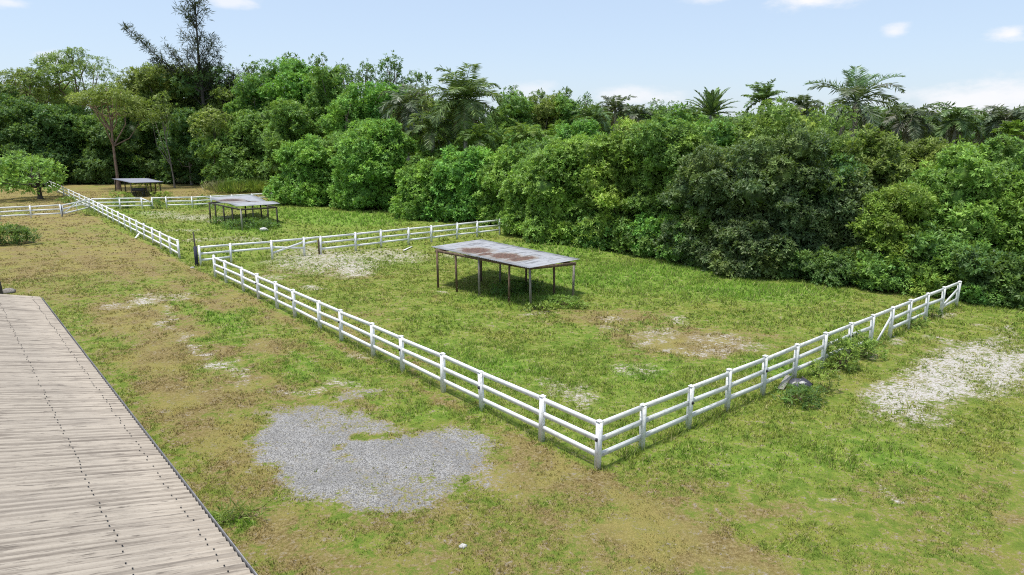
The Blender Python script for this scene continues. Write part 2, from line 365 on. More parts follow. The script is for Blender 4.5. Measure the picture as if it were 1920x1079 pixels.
LUSHP = [(420, 600, 80, 20, .6, 25), (560, 680, 120, 24, .55, 25), (1100, 540, 200, 26, .4), (850, 600, 120, 30, .4), (440, 962, 55, 26, 1.), (1000, 470, 200, 26, .6), (1200, 510, 260, 30, .8), (1420, 545, 240, 26, .8), (950, 690, 110, 40, .55), (1180, 695, 80, 18, .4), (660, 410, 130, 18, 1.), (560, 400, 90, 14, .9), (470, 425, 90, 16, .7), (820, 650, 90, 30, .4), (960, 560, 130, 22, .6), (1460, 690, 100, 26, .7), (640, 660, 90, 20, .45, 25), (440, 590, 60, 16, .35), (320, 575, 60, 22, .45), (400, 640, 50, 14, .4), (780, 770, 120, 24, .45), (1560, 860, 260, 60, .35), (1750, 860, 160, 50, .3), (1330, 850, 110, 34, .3), (640, 1000, 110, 34, .25), (1000, 950, 80, 22, .35), (430, 388, 90, 6, .4), (250, 400, 60, 6, .5), (720, 700, 60, 14, .3), (890, 770, 60, 14, .3)]
nA = np.array([-(LA[1] - LA[0])[1], (LA[1] - LA[0])[0]]); nA = nA / np.linalg.norm(nA)
if np.dot(nA, [-1, 0]) < 0: nA = -nA
nB = np.array([-(LB[1] - LB[0])[1], (LB[1] - LB[0])[0]]); nB = nB / np.linalg.norm(nB)
if np.dot(nB, [1, 0]) < 0: nB = -nB
def masks(X, Y):
    wx = X + (fbm(X, Y, 1.6, 4, 3) - .5) * 2.2; wy = Y + (fbm(X, Y, 1.6, 4, 9) - .5) * 2.2
    sA = (X - LA[0][0]) * nA[0] + (Y - LA[0][1]) * nA[1]; sB = (X - LB[0][0]) * nB[0] + (Y - LB[0][1]) * nB[1]
    lane = sstep(-.1, .5, sA); out = sstep(-.2, .6, sB) * (1 - lane)
    n = fbm(X, Y, 7, 4, 21); n2 = fbm(X, Y, 2.2, 4, 33)
    dry = .22 + .62 * (n - .5) + .42 * (n2 - .5) + lane * (.20 + .30 * sstep(26, 55, Y)) + out * .10 + .16 * sstep(19, 10, Y)
    lush = .20 + .9 * (fbm(X, Y, 5, 4, 51) - .5) - lane * .16 - out * .05
    trk = np.exp(-((sA - 2.6 + (n - .5) * 1.2) / .28) ** 2) + np.exp(-((sA - 4.2 + (n - .5) * 1.2) / .28) ** 2)
    dry = dry + .40 * np.exp(-((sA - .35) / .32) ** 2) * lane * n2 * 1.6
    dry = dry + .28 * trk * lane * n2 * 1.5 + .55 * sstep(86, 98, Y)
    sand = np.zeros_like(X); grav = np.zeros_like(X)
    for t in SAND:
        k = blob(*t[:4], wx, wy, t[5] if len(t) > 5 else 0); sand = np.maximum(sand, t[4] * sstep(-.3, .75, k))
    for t in GRAV:
        k = blob(*t[:4], wx, wy, t[5] if len(t) > 5 else 0); grav = np.maximum(grav, t[4] * sstep(-.25, .42, k))
    for (cx, cy, rx, ry) in ((722, 824, 42, 11), (664, 858, 18, 9)):      # turf islands in the gravel
        grav = grav * (1 - sstep(.0, .25, blob(cx, cy, rx, ry, wx, wy, -12)))
    for t in DRYP:
        k = blob(*t[:4], wx, wy, t[5] if len(t) > 5 else 0); dry = dry + t[4] * sstep(-.1, .7, k)
    for t in LUSHP:
        k = sstep(-.1, .7, blob(*t[:4], wx, wy, t[5] if len(t) > 5 else 0)); lush = lush + t[4] * k; dry = dry - .45 * t[4] * k
    return np.stack([sand, grav, np.clip(dry, 0, 1), np.clip(lush, 0, 1)], -1)
def relief(X, Y): return (fbm(X, Y, 3.0, 4, 71) - .5) * .10 + (fbm(X, Y, .7, 3, 77) - .5) * .03

def seg_dist(x, y, a, b_):
    d = b_ - a; L2 = d[0] ** 2 + d[1] ** 2; t = np.clip(((x - a[0]) * d[0] + (y - a[1]) * d[1]) / L2, 0, 1)
    return np.hypot(x - a[0] - t * d[0], y - a[1] - t * d[1])
def add_mask(me, msk):
    a = me.color_attributes.new('mask', 'FLOAT_COLOR', 'POINT'); a.data.foreach_set('color', msk.astype(np.float32).ravel())

xs = np.concatenate([[-3000, -1200, -500, -250, -150], np.arange(-95, 62, .28), [90, 150, 300, 800, 3000]])
ys = np.concatenate([[-800, -200, -50, -10], np.arange(3, 45, .22), np.arange(45, 125, .4), [150, 200, 300, 600, 1500, 4000]])
XX, YY = np.meshgrid(xs, ys); nx, ny = len(xs), len(ys)
inn = (np.abs(XX) < 96) & (YY > 0) & (YY < 126)
mk = np.tile(np.array([0, 0, .35, .3]), (ny, nx, 1))
mk[inn] = masks(XX[inn], YY[inn])
ZZ = np.where(inn, relief(XX, YY), 0)
mb = MB(); I = np.arange(nx * ny).reshape(ny, nx)
mb.add(np.stack([XX, YY, ZZ], -1).reshape(-1, 3), np.stack([I[:-1, :-1], I[:-1, 1:], I[1:, 1:], I[1:, :-1]], -1).reshape(-1, 4))
me = mb.mesh('ground', M['ground'], True); add_mask(me, mk.reshape(-1, 4))
ground = obj('ground', me); tag(ground, kind='structure')

# ------------------------------------------------------------------ grass blades
def grass_zone(y0, y1, dens, h, w, nb):
    hw = .80
    A = hw * (y1 ** 2 - y0 ** 2); n = int(A * dens)
    y = np.sqrt(rng.uniform(y0 ** 2, y1 ** 2, n)); x = rng.uniform(-hw, hw, n) * y
    mkk = masks(x, y)
    thin = np.clip(1.0 - 1.0 * np.clip(mkk[:, 0] - .12, 0, 1) - 1.35 * sstep(.25, .5, mkk[:, 1]) - .35 * mkk[:, 2], .03, 1)
    clump = sstep(.3, .62, fbm(x, y, .8, 3, 91))
    keep = rng.random(n) < thin * (.35 + .65 * clump)
    x, y, mkk, cl = x[keep], y[keep], mkk[keep], clump[keep]; n = len(x)
    hh = h * (.6 + .5 * cl + .6 * mkk[:, 3] - .55 * mkk[:, 2]) * rng.uniform(.6, 1.3, n)
    fd = np.minimum.reduce([seg_dist(x, y, LB[0], LB[1]), seg_dist(x, y, LC[0], LC[-1]), seg_dist(x, y, LD[0], LD[1]), seg_dist(x, y, LA[0], LA[1]) + .12])
    hh = hh * (1 + 1.5 * np.exp(-(fd / .22) ** 2) * rng.uniform(.3, 1.2, n))
    x = np.repeat(x, nb) + rng.normal(0, .035, n * nb); y = np.repeat(y, nb) + rng.normal(0, .035, n * nb)
    hh = np.repeat(hh, nb) * rng.uniform(.6, 1.2, n * nb); mkk = np.repeat(mkk, nb, 0); N_ = n * nb
    th = rng.uniform(0, 2 * math.pi, N_); lean = rng.uniform(.15, 1.1, N_) * hh; la = rng.uniform(0, 2 * math.pi, N_)
    z = relief(x, y) - .01; B = np.stack([x, y, z], -1)
    sv = np.stack([np.cos(th), np.sin(th), np.zeros(N_)], -1) * (w * rng.uniform(.6, 1.3, N_))[:, None]
    T = B + np.stack([np.cos(la) * lean, np.sin(la) * lean, hh], -1)
    V = np.stack([B - sv, B + sv, T], 1).reshape(-1, 3)
    return V, np.repeat(mkk, 3, 0)
parts = [grass_zone(6.5, 16, 260, .085, .010, 4), grass_zone(16, 28, 140, .10, .014, 4), grass_zone(28, 48, 55, .125, .022, 4), grass_zone(48, 108, 11, .17, .042, 4)]
V = np.concatenate([p[0] for p in parts]); mkk = np.concatenate([p[1] for p in parts])
# keep the turf out from under the barn
mb = MB(); mb.add(V, np.arange(len(V)).reshape(-1, 3)); me = mb.mesh('grass', M['blade']); add_mask(me, mkk)
tag(obj('grass', me), 'short mown turf covering the lane and the paddocks', 'grass', kind='stuff')

# ------------------------------------------------------------------ fences
pm = MB(); a_ = .064
pm.box((0, 0, .64), (2 * a_, 2 * a_, 1.42)); pm.box((0, 0, 1.3525), (2 * a_ + .022, 2 * a_ + .022, .025))
pm.add([[-.07, -.07, 1.365], [.07, -.07, 1.365], [.07, .07, 1.365], [-.07, .07, 1.365], [0, 0, 1.40]], [[0, 1, 4, 4], [1, 2, 4, 4], [2, 3, 4, 4], [3, 0, 4, 4]])
POST = {'white': pm.mesh('fence_post', M['white']), 'white_worn': pm.mesh('fence_post', M['white_worn'])}
im = MB(); im.box((0, 0, 0), (.05, .05, .085)); im.tube([[0, 0, .0], [0, -.05, 0]], [.028, .02], 8); INSUL = im.mesh('insulator', M['black'])
RZ = (1.255, .83, .40)
def fence(label, pts, mat, special=None, insul=(), face=None, first=True, last=True, group='white three-rail fences around the paddocks', name='rail_fence'):
    base = pts[0]; t = thing(name, label, 'fence', (base[0], base[1], 0), group)
    special = special or {}
    for i, p in enumerate(pts):
        if (i == 0 and not first) or (i == len(pts) - 1 and not last): continue
        o = bpy.data.objects.new('fence_post', POST[mat]); C.objects.link(o); o.parent = t
        d = pts[min(i + 1, len(pts) - 1)] - pts[max(i - 1, 0)]
        o.location = (p[0] - base[0], p[1] - base[1], random.uniform(-.03, .02))
        o.rotation_euler = (random.gauss(0, .014), random.gauss(0, .014), math.atan2(d[1], d[0]))
        if i in insul:
            q = bpy.data.objects.new('insulator', INSUL); C.objects.link(q); q.parent = o
            q.location = (0, -.085 * face, .845)
            if face < 0: q.rotation_euler = (0, 0, math.pi)
    for i in range(len(pts) - 1):
        a, b_ = pts[i] - base, pts[i + 1] - base
        d = (b_ - a) / np.linalg.norm(b_ - a)
        for (t0, z0, t1, z1) in special.get(i, [(0, z, 1, z) for z in RZ]):
            p = a + (b_ - a) * t0 + [0, 0, z0 + random.gauss(0, .014)]; q = a + (b_ - a) * t1 + [0, 0, z1 + random.gauss(0, .014)]
            r = MB(); r.bar(p + (d * .03 if t0 == 0 else 0), q - (d * .03 if t1 == 1 else 0), .042, .145)
            obj('rail', r, M[mat], t)
    return t
fence('long white fence from the front corner up the left side of the near paddock', PA, 'white', insul=(0, 2, 4, 6, 8, 10, 12), face=-1)
S3 = [(0, z, 1, z) for z in RZ]
fence('worn white fence running from the front corner to the right-hand trees', PB, 'white_worn', first=False, insul=(2, 4, 7), face=1,
      special={7: [(0, 1.255, 1, 1.255), (0, .83, 1, .80), (0, .36, .9, .22)], 8: [(0, 1.255, 1, 1.255), (.35, .05, 1, .98)],
               11: [(0, 1.255, 1, 1.255), (0, .78, 1, .74)], 12: [(0, 1.255, 1, 1.255), (.05, .40, 1, .95), (0, .33, 1, .42)]})
fence('white cross fence with broken and crossed rails between the near and middle paddocks', PC, 'white',
      special={1: [(0, 1.255, 1, 1.255), (0, .83, 1, .83)], 2: [(0, 1.255, 1, 1.255), (0, .86, 1, .58), (0, .42, 1, .98)], 3: [(0, 1.255, 1, 1.255), (0, .94, .8, .98)],
               5: S3[:2] + [(0, .4, 1, .38)], 6: [(0, 1.255, 1, 1.27), (0, .83, 1, .80), (0, .4, 1, .45)]})
fence('white fence up the lane side of the middle paddock, ending at the open gateway', PD, 'white')
fence('white three-rail fence left of the crossbraced gate, running out of the picture', PE, 'white')
fence('far white fence behind the middle paddock with one collapsed section and weeds growing through it', PF, 'white', first=False,
      special={0: S3, 2: [(0, 1.25, .85, .80), (0, .80, 1, .82), (0, .36, 1, .38)], 3: [(0, 1.255, 1, 1.255)], 7: S3[:2], 8: S3[:2]})
fence('far white fence continuing past the gate towards the small spreading tree', [on_line(LG, 168)] + PG, 'white_worn', first=False)
# gate
ga, gb = PE[-1], PD[-1]; d = (gb - ga); L = np.linalg.norm(d); d = d / L
gt = thing('field_gate', 'white timber field gate with crossed braces at the far end of the lane', 'gate', (ga[0], ga[1], 0))
pa, pb = d * .32, d * (L - .16)
fr = MB()
for z in (1.18, .80, .30): fr.bar(pa + [0, 0, z], pb + [0, 0, z], .05, .15)
for s_ in (pa + d * .07, pb - d * .07): fr.bar(s_ + [0, 0, .22], s_ + [0, 0, 1.26], .058, .14)
obj('gate_frame', fr, M['white'], gt)
nrm = np.array([d[1], -d[0], 0]) * .052; mid = (pa + pb) / 2
for q0, q1 in ((pa + d * .1 + [0, 0, .36], mid - d * .25 + [0, 0, 1.12]), (pb - d * .1 + [0, 0, .36], mid + d * .25 + [0, 0, 1.12]), (mid + [0, 0, .3], mid + [0, 0, 1.12])):
    br = MB(); br.bar(q0 + nrm, q1 + nrm, .03, .10); obj('brace', br, M['white'], gt)
gp = MB(); gp.box(d * .15 + [0, 0, .60], (.09, .09, 1.30), np.stack([d, [-d[1], d[0], 0], [0, 0, 1]], 1)); obj('hinge_post', gp, M['navy'], gt)
# gateway post with navy wrap and tall dark stake
P = PC[0] + np.array([-.28, .02, 0])
gp = thing('gateway_post', 'dark navy post with a tall bare wooden stake at the open gateway', 'post', (P[0], P[1], 0))
w = MB(); w.box((0, 0, .64), (.17, .17, 1.32)); obj('wrapped_post', w, M['navy'], gp)
w = MB(); w.tube([[-.05, .135, -.02], [-.06, .135, 1.1], [-.09, .13, 2.25]], [.06, .055, .045], 8); obj('stake', w, M['post_dark'], gp)
# rusty wooden strut beside the broken section
P = PC[4] + np.array([-.13, -.04, 0])
w = MB(); w.box((0, 0, .52), (.085, .085, 1.1)); o = obj('timber_post', w, M['post_brown']); o.location = (P[0], P[1], 0)
tag(o, 'brown bare timber post leaning against the white post beside the broken cross fence rails', 'post')

# ------------------------------------------------------------------ corrugated sheets
def corr(c00, c10, c11, c01, pitch, amp, nv=6, sag=None, jag=0., per=8):
    """u runs c00->c10 across the ribs, v runs c00->c01 down the ribs"""
    c00, c10, c11, c01 = [np.asarray(c, float) for c in (c00, c10, c11, c01)]
    Lu = np.linalg.norm(c10 - c00); Lv = np.linalg.norm(c01 - c00); nu = int(Lu / pitch * per) + 1
    u = np.linspace(0, 1, nu); v = np.linspace(0, 1, nv); U, Vv = np.meshgrid(u, v)
    j = (vnoise(U * Lu / .8, U * 0, 5) - .5) * jag
    Vj = Vv + j * (Vv > .5) + j * .7 * (Vv < .5) * -1 * 1.0
    P = (c00[None, None] * ((1 - U) * (1 - Vj))[..., None] + c10 * (U * (1 - Vj))[..., None] + c11 * (U * Vj)[..., None] + c01 * ((1 - U) * Vj)[..., None])
    n = np.cross(c10 - c00, c01 - c00); n = n / np.linalg.norm(n); n = n * np.sign(n[2])
    w = amp * np.sin(U * Lu / pitch * 2 * math.pi)
    if sag is not None: w = w + sag(U * Lu, Vv * Lv)
    P = P + n * w[..., None]
    top = P.reshape(-1, 3); bot = (P - n * .006).reshape(-1, 3); I = np.arange(nu * nv).reshape(nv, nu)
    q = np.stack([I[:-1, :-1], I[:-1, 1:], I[1:, 1:], I[1:, :-1]], -1).reshape(-1, 4)
    Vv_ = np.concatenate([top, bot]); K = nu * nv
    fs = [q, q[:, ::-1] + K]
    for e in (I[0], I[-1], I[:, 0], I[:, -1]): fs.append(np.stack([e[:-1], e[1:], e[1:] + K, e[:-1] + K], -1))
    ruv = np.stack([U * Lu, Vv * Lv, U * 0], -1).reshape(-1, 3)
    return Vv_, np.concatenate(fs), np.concatenate([ruv, ruv])
def sheet(name, mat, parent, *a, off=(0, 0, 0), **k):
    Vv, f, ruv = corr(*a, **k); mb = MB(); mb.add(Vv - np.asarray(off), f)
    me = mb.mesh(name, mat, True); at_ = me.attributes.new('ruv', 'FLOAT_VECTOR', 'POINT'); at_.data.foreach_set('vector', ruv.astype(np.float32).ravel())
    return obj(name, me, None, parent)

# ------------------------------------------------------------------ barn in the left foreground
ZE = 3.0; ea, eb = g(75, 557, ZE), g(475, 1079, ZE)
e = (eb - ea); e[2] = 0; e = e / np.linalg.norm(e); up_h = np.array([-.7617, -.6479, 0]); up_h = up_h - e * np.dot(up_h, e); up_h /= np.linalg.norm(up_h)
SL = R(13.5); us = up_h * math.cos(SL) + np.array([0, 0, math.sin(SL)]); LEN, WID = 27.0, 9.0
bn = thing('barn', 'barn under a weathered pale corrugated metal roof in the left foreground', 'barn', ((ea + eb)[0] / 2, (ea + eb)[1] / 2, 0))
off = np.array(bn.location); far_e = ea; near_e = ea + e * LEN
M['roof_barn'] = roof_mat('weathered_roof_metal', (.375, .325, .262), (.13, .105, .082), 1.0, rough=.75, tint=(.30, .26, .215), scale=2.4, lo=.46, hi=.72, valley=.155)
ridge_f, ridge_n = far_e + us * WID, near_e + us * WID
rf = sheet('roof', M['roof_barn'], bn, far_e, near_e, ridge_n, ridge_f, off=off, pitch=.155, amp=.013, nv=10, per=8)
us2 = up_h * math.cos(SL) - np.array([0, 0, math.sin(SL)])
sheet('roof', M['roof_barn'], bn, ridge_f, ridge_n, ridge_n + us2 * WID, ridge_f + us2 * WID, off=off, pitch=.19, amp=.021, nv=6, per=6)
cap = MB(); cap.tube([ridge_f - off + [0, 0, .03], ridge_n - off + [0, 0, .03]], .09, 8); obj('ridge_cap', cap, M['gutter'], bn)
gu = MB(); o_ = -up_h
gu.bar(far_e + o_ * .055 - [0, 0, .10] - off, near_e + o_ * .055 - [0, 0, .10] - off, .012, .15)      # gutter front
gu.bar(far_e + o_ * .005 - [0, 0, .170] - off, near_e + o_ * .005 - [0, 0, .170] - off, .11, .012)      # gutter floor
gu.bar(far_e - o_ * .09 - [0, 0, .13] - off, near_e - o_ * .09 - [0, 0, .13] - off, .03, .17)          # fascia
obj('gutter', gu, M['gutter'], bn)
nrm = np.cross(e, us); nrm = nrm * np.sign(nrm[2])
scw = MB()
for vv in (.27, 1.28, 2.9, 4.1, 5.3, 6.5):
    k = np.arange(0, int(LEN / .155))
    for i in k:
        if random.random() < .12: continue
        p = far_e + e * ((i + .25) * .155) + us * (vv + random.uniform(-.03, .03)) + nrm * .026 - off
        scw.box(p, (.017, .017, .012), np.stack([e, us, nrm], 1))
s_ = obj('roof_screws', scw, M['black'], bn); s_['kind'] = 'stuff'
wl = MB(); inset = .45; w0, w1 = far_e + up_h * inset + e * .35, near_e + up_h * inset - e * .35
wl.bar(w0 + [0, 0, -ZE / 2 - .05] - off, w1 + [0, 0, -ZE / 2 - .05] - off, .12, 2.9); obj('side_wall', wl, M['wall'], bn)
b0 = far_e + e * .42 + up_h * (inset + .07); L2 = 2 * WID * math.cos(SL) - 2 * inset - .14
pts = [b0 - off, b0 + up_h * L2 - off]; zt = ZE + inset * math.tan(SL) - .12
gw = MB(); th = e * .12
gv = [pts[0] * [1, 1, 0], pts[1] * [1, 1, 0], pts[1] * [1, 1, 0] + [0, 0, zt], (pts[0] + pts[1]) / 2 * [1, 1, 0] + [0, 0, zt + L2 / 2 * math.tan(SL)], pts[0] * [1, 1, 0] + [0, 0, zt]]
gv = np.array(gv); gw.add(np.concatenate([gv, gv + th]), [[0, 1, 2, 4], [2, 3, 4, 4], [6, 5, 9, 7], [8, 7, 9, 9], [0, 5, 6, 1], [1, 6, 7, 2], [2, 7, 8, 3], [3, 8, 9, 4], [4, 9, 5, 0]])
obj('gable_wall', gw, M['wall'], bn)
# dark post behind the barn
P = g(3, 583); zt = zat(3, 513, P[1])
w = MB(); w.tube([[0, 0, -.05], [.02, 0, zt * .6], [-.04, 0, zt]], [.17, .16, .14], 9); o = obj('wooden_post', w, M['post_dark']); o.location = P
tag(o, 'thick dark weathered post standing behind the far corner of the barn roof', 'post')

# ------------------------------------------------------------------ open shelters
def shelter(label, corners, posts, ptops, rmat, pmats, pitch=.15, amp=.012, sag=None, jag=0., beamdrop=.12, brace=None):
    c = [g(x, y, z) for (x, y, z) in corners]                # front-left, front-right, back-right, back-left
    for _ in range(5):                                      # fourth corner onto the plane of the other three
        n = np.cross(c[1] - c[0], c[3] - c[0]); zz = c[0][2] - (n[0] * (c[2][0] - c[0][0]) + n[1] * (c[2][1] - c[0][1])) / n[2]; c[2] = g(corners[2][0], corners[2][1], zz)
    base = sum(c) / 4; base[2] = 0
    t = thing('field_shelter', label, 'shelter', base, 'open sided shelters in the paddocks')
    sheet('roof', rmat, t, c[0], c[1], c[2], c[3], off=base, pitch=pitch, amp=amp, nv=8, sag=sag, jag=jag, per=6)
    def roofz(p):
        n = np.cross(c[1] - c[0], c[3] - c[0]); return c[0][2] - (n[0] * (p[0] - c[0][0]) + n[1] * (p[1] - c[0][1])) / n[2]
    rows = []
    for row in posts:
        pr = []
        for k, P in enumerate(row):
            z = roofz(P) - .05; w = MB(); ln = np.array([random.uniform(-.05, .05), random.uniform(-.05, .05), 0])
            q = P - base
            w.bar(q + [0, 0, -.05] + ln, q + [0, 0, z], .115, .115); obj('post', w, M[pmats[(k + len(rows) * 3) % len(pmats)]], t); pr.append(q + [0, 0, z])
        rows.append(pr)
    for pr in rows:
        w = MB(); dd = (pr[-1] - pr[0]); dd = dd / np.linalg.norm(dd); w.bar(pr[0] - dd * .12 - [0, 0, .075], pr[-1] + dd * .12 - [0, 0, .075], .05, .14); obj('beam', w, M[pmats[0]], t)
    for k in (0, -1):
        a, b_ = rows[0][k], rows[1][k]; dd = (b_ - a) / np.linalg.norm(b_ - a); n = np.array([dd[1], -dd[0], 0]); n = n if (k == -1) == (np.dot(n, [1, -1, 0]) > 0) else -n
        w = MB(); w.bar(a - dd * .05 + n * .085 - [0, 0, .06], b_ + dd * .05 + n * .085 - [0, 0, .06], .04, .15); obj('end_beam', w, M[pmats[0]], t)
    if brace:
        i, j = brace; w = MB(); p = rows[i][j]; dd = rows[i][j] - rows[i][j - 1]; dd = dd / np.linalg.norm(dd)
        w.bar(p - dd * .1 - [0, 0, .7], p * [1, 1, 0] - dd * .95 + [0, 0, .1], .05, .1); obj('brace', w, M['post_brown'], t)
    return t
def lerp_row(a, b_, n, jit=.06): return [a + (b_ - a) * (i / (n - 1)) + np.array([random.uniform(-jit, jit), random.uniform(-jit, jit), 0]) for i in range(n)]
c1 = [(808, 463, 2.28), (992, 503, 2.20), (1088, 486, 1.92), (903, 449, 2.0)]
M['roof_rust'] = roof_mat('rusted_roof_metal', (.41, .41, .42), (.10, .095, .09), .9, rust=[(2.7, 1.6, 1.05, 1.35), (5.0, 1.75, 1.0, 1.25), (6.15, 2.0, .5, 1.5), (3.9, 1.2, .35, .8)], rough=.5, metal=.15, tint=(.33, .33, .35), lo=.50, hi=.64)
fr_ = [g(821, 541), g(858, 547), g(900, 557), g(950, 573), g(993, 578)]
bk_ = [g(903, 527), g(940, 533), g(984, 544), g(1033, 555), g(1075, 559)]
# straighten the rows a little
def straight(row, k=.6):
    n = len(row); out = []
    A0 = row[0]; d_ = row[-1] - A0
    for p in row:
        t = np.dot(p - A0, d_) / np.dot(d_, d_); out.append(p * (1 - k) + (A0 + d_ * t) * k)
    return out
shelter('open shelter with a rust-blotched pale metal roof on brown timber posts in the near paddock', c1, [straight(fr_), straight(bk_)], None, M['roof_rust'], ['post_brown', 'post_brown', 'post_grey', 'post_brown', 'post_grey'])
c2 = [(386, 371, 2.1), (443, 387, 2.05), (525, 382, 1.95), (470, 366, 2.0)]
M['roof_grey'] = roof_mat('grey_roof_metal', (.38, .385, .40), (.09, .085, .08), .8, rust=[(4.2, 1.6, 1.1, 1.5), (6.2, 2.4, .45, 2.2)], rustcol=(.085, .058, .048), rough=.5, metal=.15, lo=.54, hi=.68)
def sag2(u, v): return -.10 * np.exp(-((u - 6.6) / 1.6) ** 2) * (v / 4) + .06 * np.sin(u * .9)
shelter('open shelter with a sagging grey-white roof on thin dark posts in the middle paddock', c2,
        [straight([g(396, 418), g(409, 420), g(424, 424), g(440, 428), g(455, 433)]), straight([g(462, 411), g(474, 415), g(489, 419), g(504, 422), g(521, 426)])], None, M['roof_grey'],
        ['post_dark', 'post_dark', 'post_dark', 'post_dark', 'post_pale'], sag=sag2, brace=(1, 3))
c3 = [(209, 335.5, 2.1), (244, 343, 2.1), (307, 341.5, 2.0), (277, 334.5, 2.0)]
M['roof_blue'] = roof_mat('blue_grey_roof_metal', (.30, .31, .37), (.17, .17, .22), .5, rough=.5, metal=.2)
shelter('small far shelter with a plain blue-grey roof beyond the far white fence', c3,
        [straight([g(218, 361), g(227, 364), g(236, 366), g(248, 369)], .8), straight([g(275, 361), g(285, 363), g(294, 365), g(302, 367)], .8)], None, M['roof_blue'], ['post_dark', 'post_brown', 'post_dark', 'post_grey'])
# dark feed trough under the far shelter
P = g(262, 369); t = thing('feed_trough', 'black raised trough standing under the small far shelter', 'trough', P)
w = MB(); w.box((0, 0, .78), (1.5, .62, .06)); 
for s_ in (-1, 1): w.box((0, s_ * .33, .98), (1.62, .05, .46)); w.box((s_ * .785, 0, .98), (.05, .61, .46))
obj('basin', w, M['tank'], t)
for sx in (-1, 1):
    for sy in (-1, 1): w = MB(); w.box((sx * .62, sy * .24, .37), (.09, .09, .75)); obj('leg', w, M['tank'], t)

# ------------------------------------------------------------------ plants
UP = np.array([0, 0, 1.0])
def nrmz(v): return v / (np.linalg.norm(v, axis=-1, keepdims=True) + 1e-9)
def leaves(mb, P, D, A, L, Wd, fold=.25):
    """P base, D unit direction, A approximate leaf normal"""
    S = nrmz(np.cross(D, A)); Nn = np.cross(S, D)
    L = L[:, None]; w = (Wd if np.ndim(Wd) else np.full(len(P), Wd))[:, None]
    mid = P + D * L * .5
    V = np.stack([P, mid + S * w - Nn * w * fold, P + D * L - Nn * L * .12, mid - S * w - Nn * w * fold], 1).reshape(-1, 3)
    mb.add(V, np.arange(len(V)).reshape(-1, 4))
def rosettes(mb, P, AX, L, wr, k, spread=(.15, .95), droop=.25):
    n = len(P); T1 = nrmz(np.cross(AX, rng.normal(size=(n, 3)))); T2 = np.cross(AX, T1)
    P = np.repeat(P, k, 0); AXr = np.repeat(AX, k, 0); T1 = np.repeat(T1, k, 0); T2 = np.repeat(T2, k, 0)
    th = np.tile(np.arange(k) * 2 * math.pi / k * 1.618, n) + rng.uniform(-.5, .5, n * k)
    a = rng.uniform(*spread, n * k)[:, None]; b_ = np.sqrt(1 - np.clip(a, 0, .99) ** 2)
    D = AXr * a + (T1 * np.cos(th)[:, None] + T2 * np.sin(th)[:, None]) * b_ - UP * droop * rng.uniform(.3, 1.2, (n * k, 1))
    D = nrmz(D); Lr = L * rng.uniform(.65, 1.25, n * k)
    A = nrmz(AXr + UP * .5 + rng.normal(size=(n * k, 3)) * .25)
    leaves(mb, P + D * Lr[:, None] * .08, D, A, Lr, Lr * wr)
_sv, _sf = [], []
for i in range(9):
    for j in range(14):
        ph = math.pi * i / 8; th = 2 * math.pi * j / 14; _sv.append((math.sin(ph) * math.cos(th), math.sin(ph) * math.sin(th), math.cos(ph)))
for i in range(8):
    for j in range(14): _sf.append([i * 14 + j, (i + 1) * 14 + j, (i + 1) * 14 + (j + 1) % 14, i * 14 + (j + 1) % 14])
_sv = np.array(_sv); _sf = np.array(_sf)
def crown(lobes, L, wr=.19, k=8, cover=2.0, core=.74, spread=(.15, .95), droop=.25, updir=.5, big=None):
    """lobes: list of (centre, radii). leaf rosettes over every lobe, thinned where lobes overlap"""
    mb = MB()
    if big is not None:
        for c, r in big: mb.add(np.maximum(c + _sv * r * .5 * (.7 + .6 * rng.random((len(_sv), 1))), [-1e9, -1e9, .02]), _sf)
        nb_ = len(lobes); lobes = list(lobes) + [(c, r * .72) for c, r in big]; core = 0
    cs = np.array([l[0] for l in lobes]); rs = np.array([l[1] for l in lobes])
    area = 4 * math.pi * ((rs[:, 0] * rs[:, 1]) ** 1.6 / 3 + (rs[:, 0] * rs[:, 2]) ** 1.6 / 3 + (rs[:, 1] * rs[:, 2]) ** 1.6 / 3) ** (1 / 1.6)
    for i, (c, r) in enumerate(lobes):
        n = max(6, int((cover if big is None or i < nb_ else .8 * cover) * area[i] / (math.pi * (L * .85) ** 2)))
        d = nrmz(rng.normal(size=(n, 3))); d = d[d[:, 2] > -.75]
        # bumpy lobe surface so that clumps form
        bmp = .82 + .34 * fbm(d[:, 0] * 2.3 + d[:, 2] * 1.7 + i * 9.1, d[:, 1] * 2.3 - d[:, 2] * 1.3, 1, 3, 13) + rng.normal(0, .09, len(d)) + np.abs(rng.normal(0, .22, len(d))) * (rng.random(len(d)) < .16)
        P = c + d * r * bmp[:, None]
        ins = np.zeros(len(P), bool)
        near = np.nonzero(np.linalg.norm(cs - c, axis=1) < r.max() * 1.35 + rs.max(1) * .75)[0]
        for j in near:
            if j != i and (big is None or j < nb_ or i >= nb_): ins |= ((((P - cs[j]) / (rs[j] * .72)) ** 2).sum(1) < 1)
        P, d = P[(~ins) & (P[:, 2] > .05)], d[(~ins) & (P[:, 2] > .05)]
        if len(P) == 0: continue
        AX = nrmz(d / r * r.mean() * .8 + UP * updir + rng.normal(size=P.shape) * .3)
        rosettes(mb, P, AX, L * rng.uniform(.68, 1.3), wr, k, spread, droop)
        if core: mb.add(c + _sv * r * core * (.85 + .3 * rng.random((len(_sv), 1))), _sf)
    return mb
